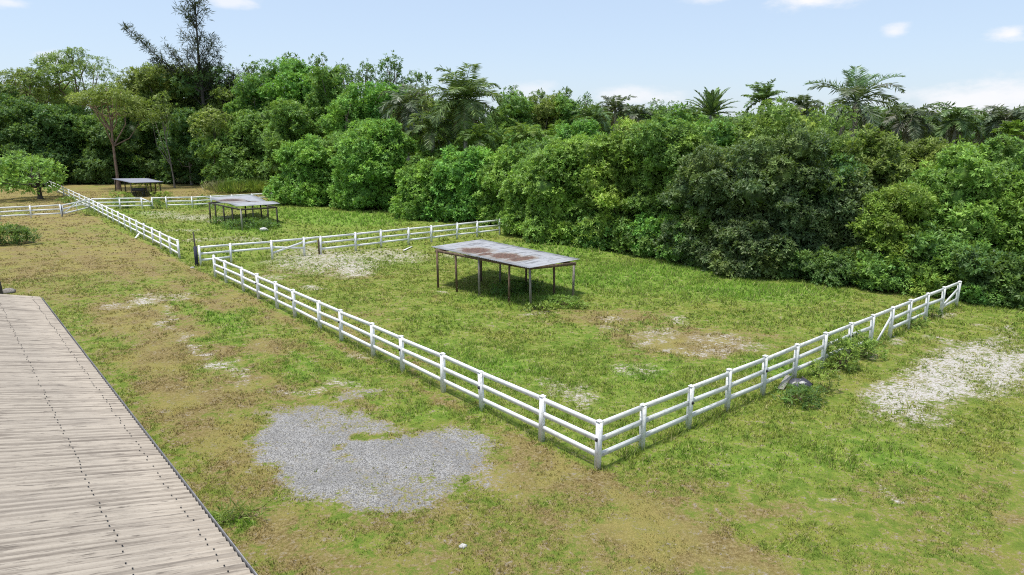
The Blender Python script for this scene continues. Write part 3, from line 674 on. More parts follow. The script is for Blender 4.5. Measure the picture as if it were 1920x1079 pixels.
def dome_lobes(w, h, n, z0=.0, rmin=.24, rmax=.4, depth=1.0, flat=.85):
    out = []
    for i in range(n):
        t = (i + .5) / n; z = 1 - 2 * t * .92; th = i * 2.399 + rng.uniform(-.3, .3); rr = math.sqrt(max(0, 1 - z * z))
        if z < 0: rr = max(rr, .82)                      # skirts fall straight to the ground
        fr = rng.uniform(.48, .90); r = rng.uniform(rmin * .75, rmax * 1.1) * w * .5 * 1.2
        cz = z0 + (h - z0) * (.5 + .5 * z * fr * 1.12)
        c = np.array([math.cos(th) * rr * w * .5 * fr, math.sin(th) * rr * w * .5 * fr * depth, cz])
        rz = min(r * flat, max(.3, (h - z0) * .34)); c[2] = min(c[2], h * rng.uniform(.90, 1.05) - rz); c[2] = max(c[2], rz * .55 + z0 * .9)
        out.append((c, np.array([r, r, rz])))
    if z0 == 0:
        k = max(7, n // 2); r = min(h * .28, w * .20)
        for i in range(k):
            th = 2 * math.pi * (i + rng.uniform(-.2, .2)) / k; q = r * rng.uniform(.75, 1.25)
            out.append((np.array([math.cos(th) * w * .36, math.sin(th) * w * .36 * depth, q * rng.uniform(.5, .9)]), np.array([q, q, q])))
    out.append((np.array([0, 0, z0 + (h - z0) * .48]), np.array([w * .30, w * .30 * depth, (h - z0) * .38])))
    return out
def clumpify(lobes, m=10, s=.38, out=.76):
    r_ = []
    for c, r in lobes:
        d = nrmz(rng.normal(size=(m * 2, 3)) + [0, 0, .25]); d = d[d[:, 2] > -.6][:m]
        for q in d:
            k = s * rng.uniform(.45, 1.4); r_.append((c + q * r * out * rng.uniform(.8, 1.5), r * k * np.array([1, 1, rng.uniform(.7, .95)])))
    return r_
def trunk_mesh(h, r, lobes, nb=6, lean=(0, 0), low=.35):
    mb = MB(); n = 7; pts = [np.array([lean[0] * (i / n) ** 1.3 + rng.normal(0, .03) * h * .06, lean[1] * (i / n) + rng.normal(0, .03) * h * .06, h * i / n - .15 * (i == 0)]) for i in range(n + 1)]
    mb.tube(pts, [r * (1.35 if i == 0 else 1 - .7 * i / n) for i in range(n + 1)], 9)
    idx = rng.permutation(len(lobes))[:nb]
    for i in idx:
        c = np.asarray(lobes[i][0]); s = pts[int(np.clip(rng.integers(int(low * n), n), 1, n - 1))]
        m_ = (s + c) / 2 + rng.normal(0, .08, 3) * np.linalg.norm(c - s) + [0, 0, -.05 * h]
        mb.tube([s, m_, c], [r * .5, r * .34, r * .12], 6)
    return mb
def plant(name, label, cat, P, crown_mb, leaf, trunk_mb=None, bark='bark', group=None, crown_name='crown'):
    t = thing(name, label, cat, (P[0], P[1], 0), group)
    if trunk_mb is not None: obj('trunk', trunk_mb, M[bark], t, True)
    obj(crown_name, crown_mb, M[leaf], t); return t
def leaf_len(d): return .125 + .0024 * d
WOOD = 'trees and palms of the wood beyond the paddocks'
def dome(px, dfront, ytop, wpx, pal, label, n=20, name='broadleaf_tree', cat='tree', cover=1.9, group=WOOD, depth=.9, **k):
    w = wpx / F * dfront * 1.04; d = dfront + .42 * w * depth; P = at(px, d); h = max(.6, zat(px, ytop, d) * .965)
    lb = dome_lobes(w, h, n, 0, depth=depth)
    return plant(name, label, cat, P, crown(clumpify(lb), leaf_len(d), cover=cover, big=lb, core=.66, **k), pal, trunk_mesh(h * .7, .04 * w ** .8 + .05, lb, 6), 'bark_dark', group)
def tree(px, d, ytop, wpx, pal, label, z0=.35, n=13, bark='bark', cover=1.7, name='broadleaf_tree', lean=(0, 0), core=.7, rmin=.26, rmax=.42, flat=.8, r=None, group=WOOD, **k):
    P = at(px, d); h = zat(px, ytop, d); w = wpx / F * d
    lb = dome_lobes(w, h, n, h * z0, rmin, rmax, flat=flat)
    if lean != (0, 0): lb = [(c + np.array([lean[0], lean[1], 0]) * (c[2] / h), rr) for c, rr in lb]
    return plant(name, label, 'tree', P, crown(clumpify(lb) if core else lb, leaf_len(d), cover=cover, core=core and .62, big=lb if core else None, **k), pal, trunk_mesh(h * .85, r or (.014 * h + .04), lb, 9, lean, low=.3), bark, group)
def umbrella(px, d, ytop, wpx, pal, label, bark='bark_red', n=22, name='pine_tree'):
    """open flat-topped crown in tiers, limbs showing"""
    P = at(px, d); h = zat(px, ytop, d); w = wpx / F * d; lb = []
    for i in range(n):
        th = i * 2.4; rr = math.sqrt((i + .5) / n) * w * .46; z = h * (.97 - .34 * (rr / (w * .5)) ** 1.5 * rng.uniform(.4, 1.1) - .05 * rng.random())
        r = w * rng.uniform(.10, .17); lb.append((np.array([math.cos(th) * rr, math.sin(th) * rr, z - r * .3]), np.array([r, r, r * .50])))
    return plant(name, label, 'tree', P, crown(lb, leaf_len(d) * .9, wr=.16, cover=1.25, core=0, updir=.9), pal, trunk_mesh(h * .9, .011 * h + .05, lb, 18, low=.55), bark, WOOD)
def frond(mb, base, az, el, L, droop, nl=26, ll=.8, lw=.03, vee=.4, hang=.35, stiff=1.0):
    m_ = 14; pts = [np.asarray(base, float)]; e_ = el
    for i in range(m_):
        e_ -= droop / m_ * (.4 + 1.6 * (i / m_)); pts.append(pts[-1] + np.array([math.cos(az) * math.cos(e_), math.sin(az) * math.cos(e_), math.sin(e_)]) * L / m_)
    pts = np.array(pts); mb.tube(pts, np.linspace(.05, .012, m_ + 1) * (L / 4) ** .5, 5)
    t = np.linspace(.10, .995, nl); idx = t * m_; i0 = np.minimum(idx.astype(int), m_ - 1); fr = (idx - i0)[:, None]
    P = pts[i0] * (1 - fr) + pts[i0 + 1] * fr; T = nrmz(pts[i0 + 1] - pts[i0]); side = nrmz(np.cross(T, UP)); nn = np.cross(side, T)
    for s_ in (-1, 1):
        D = nrmz(T * .55 * stiff + side * s_ * rng.uniform(.8, 1.1, (nl, 1)) + nn * rng.uniform(vee - .35, vee + .35, (nl, 1)) - UP * hang * rng.uniform(.5, 1.5, (nl, 1)))
        Ls = ll * (np.sin(np.clip(t * .92 + .10, 0, 1) * math.pi) ** .55) * rng.uniform(.8, 1.15, nl)
        leaves(mb, P, D, nrmz(nn + rng.normal(size=(nl, 3)) * .35), Ls, Ls * 0 + lw, .3)
def palm(px, d, ycrown, Lpx, label, pal='palm', nf=16, els=(-45, 80), droop=1.5, dry=4, name='palm_tree', ll=None, lw=None, bark='bark_pale', hang=.45, tr=.20, seed_az=0., fr_el=None, nl=30, stiff=1.0):
    P = at(px, d); h = zat(px, ycrown, d); L = Lpx / F * d
    t = thing(name, label, 'palm tree', (P[0], P[1], 0), WOOD)
    w = MB(); lx = rng.normal(0, .02 * h); w.tube([[-lx, 0, -.1], [-lx * .5, 0, h * .3], [-lx * .1, 0, h * .7], [0, 0, h * .93], [0, 0, h]], [tr * 1.3, tr * 1.05, tr * .9, tr * .75, tr * .3], 10); obj('trunk', w, M[bark], t, True)
    w = MB()
    for i in range(nf):
        el = R(els[0] + (els[1] - els[0]) * ((i + .5) / nf) ** .85) + rng.normal(0, .08)
        frond(w, (0, 0, h - .1), seed_az + i * 2.4 + rng.normal(0, .15), el, L * rng.uniform(.85, 1.12), droop * rng.uniform(.7, 1.2), int(nl * 1.35), ll or L * .27, lw or (.018 + .0006 * d), hang=hang, stiff=stiff)
    obj('fronds', w, M[pal], t)
    if dry:
        w = MB()
        for i in range(dry): frond(w, (0, 0, h - .25), rng.uniform(0, 6.28), R(rng.uniform(-70, -45)), L * .7, .5, 20, L * .16, .02 + .0006 * d, hang=.8)
        obj('dead_fronds', w, M['palm_dry'], t)
    return t
def casuarina(px, d, ytop, label):
    P = at(px, d); h = zat(px, ytop, d)
    tk = MB(); cr = MB(); top = np.array([.5, 0, h]); main = [np.array([0, 0, -.1]), np.array([.3, 0, h * .35]), np.array([0, .2, h * .65]), np.array([.3, 0, h * .85]), top]
    tk.tube(main, [.42, .34, .24, .13, .03], 9)
    def bough(a, b_, r, dens):
        c = (a + b_) / 2 + np.array([0, 0, -.06 * np.linalg.norm(b_ - a)]); pts = np.array([a * (1 - s) ** 2 + 2 * c * s * (1 - s) + b_ * s * s for s in np.linspace(0, 1, 9)])
        tk.tube(pts, np.linspace(r, r * .2, 9), 5)
        n = int(dens * np.linalg.norm(b_ - a)); s = rng.uniform(.15, 1.03, n); i0 = np.minimum((s * 8).astype(int), 7)
        Q = pts[i0] + (pts[i0 + 1] - pts[i0]) * (s * 8 - i0)[:, None] + rng.normal(0, .40, (n, 3))
        dirn = nrmz(b_ - a); AX = nrmz(dirn * .7 + UP * .5 + rng.normal(size=(n, 3)) * .6)
        rosettes(cr, Q, AX, 1.0, .06, 6, (.3, .98), .3)
    for i in range(44):
        s = rng.uniform(.42, .99); a = np.array([.25 * s, .1, h * s]); th = i * 2.4; ln = (1.05 - s) * 8.5 + 2.2
        bough(a, a + np.array([math.cos(th) * ln * .62, math.sin(th) * ln * .62, ln * rng.uniform(.45, .95)]), .09, 3.2)
    # heavy limb leaning out to the left
    bough(np.array([-.2, 0, h * .50]), np.array([-11.8, -.5, zat(258, 52, d)]), .2, 9); bough(np.array([-3.5, 0, h * .60]), np.array([-8.2, .4, h * .66]), .1, 9); bough(np.array([-1, 0, h * .55]), np.array([-5.2, 0, h * .74]), .1, 8)
    bough(np.array([.2, 0, h * .5]), np.array([6.5, 0, h * .60]), .1, 8); bough(np.array([.2, 0, h * .45]), np.array([8.5, 0, h * .60]), .1, 8)
    return plant('casuarina_tree', label, 'tree', P, cr, 'casu', tk, 'bark_dark', WOOD)
def weed(px, py, wpx, hpx, pal, label, name='weed_clump', cat='weeds', k=6, n=8, group=None, wr=.15, Lm=.72, cover=1.2, crown_name='foliage'):
    P = g(px, py); w = wpx / F * P[1]; h = hpx / F * P[1] * 1.08
    lb = [(np.array([rng.normal(0, w * .2), rng.normal(0, w * .16), h * rng.uniform(.25, .6)]), np.array([w * .26, w * .22, h * .38]) * rng.uniform(.7, 1.15)) for _ in range(n)]
    t = thing(name, label, cat, P, group)
    obj(crown_name, crown(lb, (.10 + .0032 * P[1]) * Lm, wr=wr, k=k, cover=cover, core=0, updir=.9, spread=(.2, .98)), M[pal], t)
    st = MB()
    for c, r_ in lb: st.tube([[c[0] * .3, c[1] * .3, -.03], [c[0] * .7, c[1] * .7, c[2] * .6], c], [.02, .014, .006], 5)
    obj('stem', st, M['post_brown'], t); return t
def cane(px, py, wpx, hpx, pal, label, n=260):
    P = g(px, py); w = wpx / F * P[1]; h = hpx / F * P[1]
    mb = MB(); B = np.stack([rng.normal(0, w * .2, n), rng.normal(0, w * .2, n), np.zeros(n)], -1)
    for seg in range(3):
        D = nrmz(np.stack([B[:, 0] / w * 1.1 + rng.normal(0, .22, n), B[:, 1] / w * 1.1 + rng.normal(0, .22, n), np.ones(n)], -1)); Q = B + D * h * rng.uniform(0, .55, (n, 1))
        leaves(mb, Q, nrmz(D + rng.normal(0, .25, (n, 3)) * (seg > 0)), nrmz(rng.normal(size=(n, 3))), h * rng.uniform(.4, .62, n), np.full(n, .05), .2)
    t = thing('tall_grass_clump', label, 'tall grass', P, 'tall grass clumps behind the far fence'); obj('foliage', mb, M[pal], t); return t
def shrub(px, py, wpx, hpx, pal, label, **k):
    P = g(px, py); w = wpx / F * P[1]; P = P + np.array([0, w * .35, 0]); h = hpx / F * P[1]
    lb = dome_lobes(w, h, k.pop('n', 9), 0, .3, .5)
    t = plant('shrub', label, 'shrub', P, crown(clumpify(lb, 7), leaf_len(P[1]) * .85, cover=1.7, core=.6, big=lb, **k), pal, trunk_mesh(h * .6, .05, lb, 5), 'bark_dark', 'shrubs along the foot of the wood'); return t

exec_plants = True
# ---- front row, left to right
P = g(76, 374); hh = zat(76, 290, P[1]); ww = 138 / F * P[1]
lb = [(c + np.array([-1.1, 0, 0]), r_) for c, r_ in dome_lobes(ww, hh, 22, hh * .10, .22, .36, flat=.7)]
plant('small_tree', 'small spreading light green tree with a dark forked trunk left of the far fence', 'tree', P, crown(lb, .46, cover=1.0, core=0, updir=.7), 'bright2', trunk_mesh(hh * .6, .32, lb, 12, low=.2), 'bark_dark')
dome(482, 109, 199, 160, 'mid', 'rounded mid green tree behind the tall grass clumps, left of the bright hedge trees', 24)
dome(575, 85, 262, 120, 'bright', 'low bright green bushy tree at the left end of the hedge behind the middle shelter', 20)
dome(640, 87, 236, 110, 'mid', 'mid green bushy tree squeezed between the two bright hedge trees of the middle paddock', 18)
dome(700, 79, 210, 140, 'bright', 'tall bright green hedge tree at the right end of the middle paddock', 24)
dome(792, 70, 298, 105, 'bright', 'low bright green hedge tree just right of the middle paddock grass', 18)
dome(880, 68, 272, 150, 'bright', 'wide bright green hedge tree behind the end of the cross fence', 24)
dome(992, 58, 282, 96, 'bright2', 'fresh green bushy tree whose foot meets the end of the cross fence', 18)
dome(1062, 54, 246, 150, 'bright2', 'fresh green hedge tree behind the right half of the rusty shelter', 24)
dome(1165, 51, 226, 150, 'bright2', 'fresh green hedge tree to the right of the rusty shelter', 24)
dome(1262, 48, 205, 150, 'mid', 'mid green leafy tree left of the big grey-green tree', 24)
dome(1365, 43.5, 262, 170, 'grey', 'dark grey-green tree with small glossy leaves, left of the two grey-green trees', 22, cover=2.1)
dome(1475, 41.0, 236, 210, 'grey', 'big dark grey-green tree, right of the two grey-green trees and the larger', 30, cover=2.1)
dome(1575, 41.5, 285, 130, 'deep', 'dark green bushy tree on the right flank of the larger grey-green tree', 18)
dome(1415, 40.5, 400, 120, 'grey', 'low grey-green bushy tree in front of the two dark grey-green trees', 14)
dome(1470, 44.5, 200, 290, 'vine', 'tall olive tree crowned with yellow-green vines behind the big grey-green tree', 26)
dome(1610, 40.5, 320, 120, 'grey', 'narrow dark tree filling the gap right of the big grey-green tree', 20)
dome(1640, 44, 232, 150, 'olive', 'olive green vine-draped tree below the large ragged palm', 20)
dome(1698, 37.5, 335, 140, 'yellow', 'bright yellow-green young tree behind the far end of the worn fence', 20, k=7, wr=.16)
dome(1800, 38.5, 262, 200, 'bright2', 'fresh light green tree right of the yellow-green young tree', 26)
dome(1800, 35.5, 430, 150, 'mid', 'low leafy tree overhanging the last posts of the worn fence', 18)
dome(1925, 36.5, 305, 170, 'yellow', 'bright yellow-green tree at the right edge of the picture', 22, k=7, wr=.16)
dome(1915, 33.5, 470, 150, 'deep', 'dark low bushy tree at the right edge below the yellow-green tree', 16)
dome(828, 78, 268, 120, 'mid', 'mid green tree in the dip between the two bright hedge trees below the royal palm', 16)
dome(945, 66, 268, 110, 'bright', 'bright green tree just behind the last post of the cross fence', 16)
dome(1010, 66, 250, 120, 'mid', 'mid green treetop behind the bushy tree at the end of the cross fence', 16)
# ---- behind the hedge on the right
dome(1350, 52, 215, 130, 'mid', 'mid green tree showing over the left shoulder of the big grey-green tree', 18)
dome(1447, 51, 192, 60, 'mid', 'small dark green treetop rising between the two right-hand fan palms', 10)
dome(1740, 50, 240, 160, 'olive', 'olive treetop between the ragged palm and the light green tree', 18)
dome(1875, 47, 258, 150, 'mid', 'green treetop below the grey palms at the right edge', 18)
for px, d, yt, w, pal, lab in ((985, 74, 222, 110, 'mid', 'rounded green tree just right of the tallest royal palm'), (1080, 70, 212, 110, 'bright', 'bright green treetop above the hedge behind the rusty shelter'),
        (1180, 66, 202, 110, 'olive', 'olive green treetop above the hedge right of the rusty shelter'), (1255, 62, 198, 110, 'mid', 'green treetop left of the spiky date palm'), (1310, 60, 212, 90, 'bright', 'bright treetop just below the spiky date palm')):
    dome(px, d, yt, w, pal, lab, 16)
# ---- far row: from the left edge to the right
for px, d, yt, w, pal, lab, z0 in (
        (-45, 128, 150, 150, 'deep', 'dark broadleaf tree cut by the left edge of the picture', .1), (40, 126, 185, 130, 'deep', 'dark broadleaf tree low at the left edge behind the small spreading tree', .02),
        (115, 128, 190, 120, 'deep', 'dark green tree under the flat-topped pines on the left', .02), (175, 130, 205, 110, 'mid', 'mid green tree left of the bare reddish pine trunk', .02),
        (255, 128, 175, 120, 'deep', 'dark tree right of the bare reddish pine trunk', .05), (310, 132, 112, 120, 'olive', 'tall olive tree left of the casuarina', .25),
        (375, 134, 128, 140, 'deep', 'dark rounded tree around the trunk of the casuarina', .2), (350, 122, 205, 110, 'deep', 'dark tree below the casuarina with bare pale stems', .05),
        (440, 130, 150, 110, 'olive', 'olive tree right of the casuarina', .2), (425, 120, 235, 100, 'deep', 'dark low tree left of the rounded mid green tree', .03),
        (495, 124, 118, 120, 'mid', 'tall mid green tree behind the rounded mid green tree', .2), (560, 118, 102, 120, 'bright', 'tall bright green tree, the highest of the broadleaf row', .25),
        (550, 106, 172, 110, 'mid', 'mid green tree rising behind the left end of the hedge', .05), (625, 108, 112, 110, 'mid', 'tall green tree behind the hedge, left of the thin airy tree', .2),
        (650, 100, 165, 110, 'bright', 'bright tree between the hedge and the tall green tree', .05), (720, 104, 140, 110, 'bright', 'bright yellowish tree left of the grey palm', .1),
        (790, 108, 165, 100, 'olive', 'olive treetop behind the grey palm', .2), (845, 106, 178, 90, 'mid', 'green treetop just left of the royal palm crown', .2),
        (965, 110, 178, 90, 'mid', 'far green tree right of the royal palm crown', .2), (1020, 112, 180, 90, 'olive', 'far olive tree second to the right of the royal palm', .2),
        (1060, 110, 172, 70, 'mid', 'far narrow tree with a knobbly top right of the olive tree', .3), (1110, 112, 190, 90, 'deep', 'far dark tree in the middle of the skyline', .2),
        (1230, 104, 196, 90, 'mid', 'far green tree left of the spiky date palm', .2), (1285, 102, 205, 70, 'deep', 'far dark tree just left of the spiky date palm', .2),
        (1660, 84, 205, 110, 'deep', 'far dark tree behind the ragged palm', .2), (1740, 86, 225, 100, 'olive', 'far olive tree among the grey palms', .2), (1850, 84, 225, 130, 'deep', 'far dark tree behind the right-hand grey palms', .2)):
    tree(px, d, yt, w, pal, lab, z0=z0, n=14, cover=1.6)
umbrella(60, 136, 118, 130, 'olive', 'flat-topped open pine at the left edge of the skyline')
umbrella(155, 138, 82, 150, 'olive', 'tall flat-topped pine with an open crown against the sky', n=26)
umbrella(210, 112, 142, 130, 'olive', 'lower flat-topped pine with a long bare reddish trunk', n=20)
umbrella(305, 142, 108, 90, 'olive', 'small flat-topped pine just left of the casuarina', n=16)
casuarina(385, 128, -8, 'very tall dark feathery casuarina with a limb leaning out to the left')
tree(735, 116, 95, 66, 'deep', 'thin airy dark tree sticking out of the skyline left of the royal palm', z0=.62, n=12, core=0, cover=.8, rmin=.2, rmax=.3)
tree(650, 120, 108, 60, 'deep', 'small airy treetop left of the thin airy tree', z0=.62, n=10, core=0, cover=.9, rmin=.2, rmax=.32)
tree(555, 128, 94, 50, 'deep', 'small dark airy treetop peeping over the highest bright green tree', z0=.7, n=8, core=0, cover=1., rmin=.24, rmax=.36)
tree(1050, 118, 163, 44, 'deep', 'tiny airy treetop on the far skyline right of the royal palm', z0=.7, n=8, core=0, cover=.9, rmin=.24, rmax=.36)
tree(1230, 96, 182, 40, 'deep', 'small feathery treetop on the far skyline left of the date palm', z0=.7, n=7, core=0, cover=.8, rmin=.24, rmax=.36)
tree(1265, 96, 184, 40, 'deep', 'second small feathery treetop, the nearer one to the date palm', z0=.7, n=7, core=0, cover=.8, rmin=.24, rmax=.36)
tree(318, 114, 178, 46, 'olive', 'slim tree with a pale bare leaning stem right of the reddish pine', z0=.66, n=9, core=0, cover=1.1, bark='bark', r=.13, lean=(-1.2, 0))
tree(395, 112, 200, 60, 'olive', 'slim tree with pale forked bare stems below the casuarina', z0=.62, n=9, core=0, cover=1.1, bark='bark', r=.12, lean=(.8, 0))
for px, d, yt, w, lab in ((432, 128, 112, 44, 'small dark airy treetop just right of the casuarina on the skyline'), (482, 130, 110, 40, 'small airy treetop above the tall mid green tree'), (605, 122, 100, 46, 'airy treetop right of the highest bright green tree'),
        (690, 122, 106, 44, 'airy treetop immediately left of the thin airy tree'), (782, 116, 122, 44, 'small airy treetop above the grey palm'), (955, 116, 158, 46, 'airy treetop on the skyline right beside the royal palm'), (1008, 118, 164, 40, 'airy treetop over the far olive tree'), (1092, 118, 172, 40, 'airy treetop over the far dark tree in the middle of the skyline')):
    tree(px, d, yt, w, 'deep', lab, z0=.66, n=10, core=0, cover=1., rmin=.22, rmax=.38)
# ---- palms
palm(873, 80, 188, 92, 'tallest royal palm with drooping fronds in the middle of the wood', nf=26, els=(-40, 82), droop=1.5, dry=5, tr=.26, nl=46, lw=.065)
palm(765, 92, 196, 68, 'greyish palm with hanging fronds left of the tallest royal palm', 'palm_grey', nf=20, els=(-45, 75), droop=1.7, dry=6, nl=34)
palm(812, 82, 240, 62, 'shorter palm below and left of the tallest royal palm', nf=18, els=(-25, 75), droop=1.7, dry=3, nl=30)
palm(900, 76, 258, 50, 'low palm with arching fronds just above the wide hedge tree', 'weed_dark', nf=18, els=(-10, 80), droop=1.7, dry=0, nl=26)
palm(985, 72, 256, 48, 'low bright palm above the fresh green hedge', 'cane', nf=18, els=(-5, 80), droop=1.6, dry=0, nl=26)
palm(1040, 76, 262, 44, 'second low bright palm, right of the first above the fresh green hedge', 'weed', nf=16, els=(-5, 80), droop=1.6, dry=0, nl=26)
palm(1152, 98, 205, 44, 'far grey palm on the skyline in the middle of the picture', 'palm_grey', nf=18, els=(-35, 80), droop=1.3, dry=2)
palm(1195, 96, 215, 40, 'far grey palm with short fronds right of its taller neighbour', 'palm_grey', nf=16, els=(-40, 75), droop=1.4, dry=2)
palm(1330, 66, 214, 56, 'spiky date palm with stiff upright fronds', 'palm', nf=38, els=(-5, 86), droop=.6, dry=0, hang=.05, ll=.42, lw=.035, nl=40, stiff=2.2)
palm(1425, 70, 186, 44, 'dark fan-shaped palm between the date palm and the ragged palm', 'palm', nf=20, els=(-20, 85), droop=1.0, dry=2)
pt = palm(1598, 56, 188, 92, 'large ragged palm with two long fronds spread against the sky', 'palm_grey', nf=12, els=(-50, 60), droop=1.3, dry=8, nl=38)
w = MB(); hz = zat(1598, 188, 56)
for az, el, ln in ((3.10, 38, 4.6), (.05, 48, 4.4), (1.3, 84, 3.2), (2.0, 80, 2.9), (.4, 66, 3.0)): frond(w, (0, 0, hz), az, R(el), ln, .85, 54, 1.0, .034, hang=.2, vee=.55)
obj('upper_fronds', w, M['palm'], pt)
palm(1705, 62, 216, 62, 'palm of greyish drooping fronds right of the ragged palm', 'palm_grey', nf=20, els=(-50, 55), droop=1.4, dry=8, nl=34)
palm(1790, 58, 222, 60, 'green-grey palm with curled upper fronds near the right edge', 'palm', nf=18, els=(-45, 80), droop=1.8, dry=5, nl=34)
palm(1775, 70, 240, 60, 'low grey palm behind the curled palm', 'palm_grey', nf=16, els=(-45, 50), droop=1.4, dry=6)
palm(1880, 62, 222, 58, 'grey palm with a pale dead skirt close to the right edge', 'palm_grey', nf=20, els=(-50, 75), droop=2.1, dry=10)
palm(1655, 66, 222, 58, 'green palm sunk in the canopy between the ragged palm and the greyish drooping palm', 'palm', nf=20, els=(-35, 70), droop=1.7, dry=4)
palm(1740, 66, 228, 60, 'green palm sunk in the canopy left of the curled palm', 'palm', nf=20, els=(-40, 65), droop=1.9, dry=5)
palm(1838, 64, 232, 60, 'green palm sunk in the canopy right of the curled palm', 'palm', nf=20, els=(-40, 70), droop=1.9, dry=5)
palm(1500, 72, 200, 50, 'palm half hidden behind the yellow-green vines left of the ragged palm', 'palm_grey', nf=18, els=(-35, 75), droop=1.7, dry=4)
palm(1110, 92, 222, 46, 'green palm sunk in the far canopy left of the far grey palm', 'palm', nf=18, els=(-30, 75), droop=1.6, dry=3)
palm(1935, 60, 215, 58, 'grey palm cut by the right edge of the picture', 'palm_grey', nf=20, els=(-50, 75), droop=2.1, dry=8)
palm(1897, 55, 250, 34, 'small bright green palm tuft on the far right above the light green tree', 'weed', nf=16, els=(10, 86), droop=1.0, dry=0, tr=.1)
# ---- shrubs along the foot of the wood
for a in ((30, 352, 90, 60, 'deep', 'dark shrub at the foot of the wood behind the small spreading tree'), (175, 346, 90, 60, 'deep', 'dark shrub at the foot of the wood left of the far shelter'),
          (250, 343, 90, 56, 'mid', 'mid green shrub at the foot of the wood right behind the far shelter'), (330, 346, 100, 44, 'deep', 'dark shrub at the foot of the wood right of the far shelter'), (395, 347, 90, 60, 'deep', 'dark shrub at the foot of the wood left of the tall grass clumps'),
          (120, 345, 80, 70, 'deep', 'dark shrub at the foot of the wood right of the small spreading tree'),
          (1140, 469, 90, 70, 'mid', 'low mid green shrub under the fresh hedge right of the rusty shelter'), (1225, 482, 80, 80, 'bright', 'bright low shrub in front of the leafy tree right of the rusty shelter'), (1305, 500, 110, 130, 'mid', 'dark low shrub at the left foot of the grey-green trees'),
          (1480, 524, 110, 60, 'deep', 'dark low shrub at the foot of the larger grey-green tree'), (1580, 538, 110, 60, 'deep', 'dark low shrub at the right foot of the larger grey-green tree'), (1672, 549, 100, 70, 'mid', 'low green shrub under the yellow-green young tree'),
          (1740, 557, 60, 50, 'bright2', 'small fresh shrub behind the last span of the worn fence'), (1860, 574, 100, 40, 'mid', 'low green shrub on the ground near the right edge')):
    shrub(*a)
P = g(1380, 508); lb = [(np.array([rng.normal(0, .4), rng.normal(0, .3), rng.uniform(.3, .9)]), np.array([.5, .5, .45])) for _ in range(8)]
t = thing('dead_brush', 'dry grey twiggy brush at the foot of the big grey-green tree', 'dead brush', P); obj('twigs', crown(lb, .5, wr=.035, k=9, core=0, cover=3.), M['twig'], t)
# ---- tall grass and weeds
for a in ((415, 362, 60, 24, 'reed', 'straw-coloured tall grass clump, leftmost behind the middle shelter'), (440, 363, 56, 26, 'cane', 'bright green tall grass clump beside the straw-coloured one'), (466, 361, 60, 28, 'cane', 'bright green tall grass clump above the roof of the middle shelter'), (492, 362, 50, 24, 'weed', 'green tall grass clump touching the low bright hedge tree')):
    cane(*a)
WG = 'weeds growing by fences and posts'
weed(18, 458, 80, 32, 'weed_dark', 'dense green weed clump on bare dirt at the left edge', group=WG, n=16, cover=2.2)
weed(233, 391, 34, 20, 'weed_dark', 'weed clump growing through the far fence below the far shelter', group=WG)
weed(297, 391, 28, 18, 'weed_dark', 'weed clump in the collapsed span of the far fence', group=WG)
weed(226, 376, 46, 16, 'weed_yellow', 'yellow-green weeds left of the black trough', group=WG); weed(308, 375, 40, 14, 'weed_yellow', 'yellow-green weeds right of the far shelter', group=WG)
weed(268, 358, 34, 24, 'weed_yellow', 'tall yellow-green weeds behind the far shelter', group=WG); weed(379, 388, 22, 20, 'weed_dark', 'thin dark weeds by the far fence left of the middle shelter', group=WG)
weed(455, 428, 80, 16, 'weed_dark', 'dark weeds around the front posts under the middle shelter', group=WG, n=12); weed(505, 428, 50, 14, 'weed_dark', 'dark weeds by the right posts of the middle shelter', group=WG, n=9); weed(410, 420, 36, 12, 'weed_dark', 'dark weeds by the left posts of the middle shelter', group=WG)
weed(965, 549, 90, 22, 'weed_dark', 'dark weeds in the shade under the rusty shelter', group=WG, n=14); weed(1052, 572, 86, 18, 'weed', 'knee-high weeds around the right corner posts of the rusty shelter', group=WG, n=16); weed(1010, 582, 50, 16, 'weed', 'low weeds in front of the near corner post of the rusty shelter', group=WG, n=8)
weed(1575, 692, 60, 60, 'weed', 'tall weed clump climbing the worn fence post', group=WG, n=12); weed(1608, 668, 70, 46, 'weed', 'broad weed clump in the sagging span of the worn fence', group=WG, n=12); weed(1540, 705, 50, 34, 'weed', 'weed clump left of the climbing weeds on the worn fence', group=WG, n=9)
weed(1508, 752, 90, 30, 'weed_dark', 'low green weeds in front of the dumped bag', group=WG, n=14); weed(1545, 735, 46, 40, 'weed', 'upright weeds right of the dumped bag', group=WG, n=9); weed(1700, 612, 60, 20, 'weed', 'weeds at the foot of the worn fence nearer the trees', group=WG, n=9)
weed(1745, 596, 40, 22, 'weed_dark', 'small weeds under the last spans of the worn fence', group=WG, n=8); weed(128, 381, 30, 12, 'weed', 'small weeds along the fence past the gate', group=WG)
weed(162, 405, 26, 9, 'olive', 'dry weeds at the hinge end of the gate', group=WG)
weed(440, 975, 84, 14, 'cane', 'bright green grass tuft beside the barn roof edge', group=None, name='grass_tuft', n=16, k=9, wr=.05, Lm=1.5, cover=2.2)

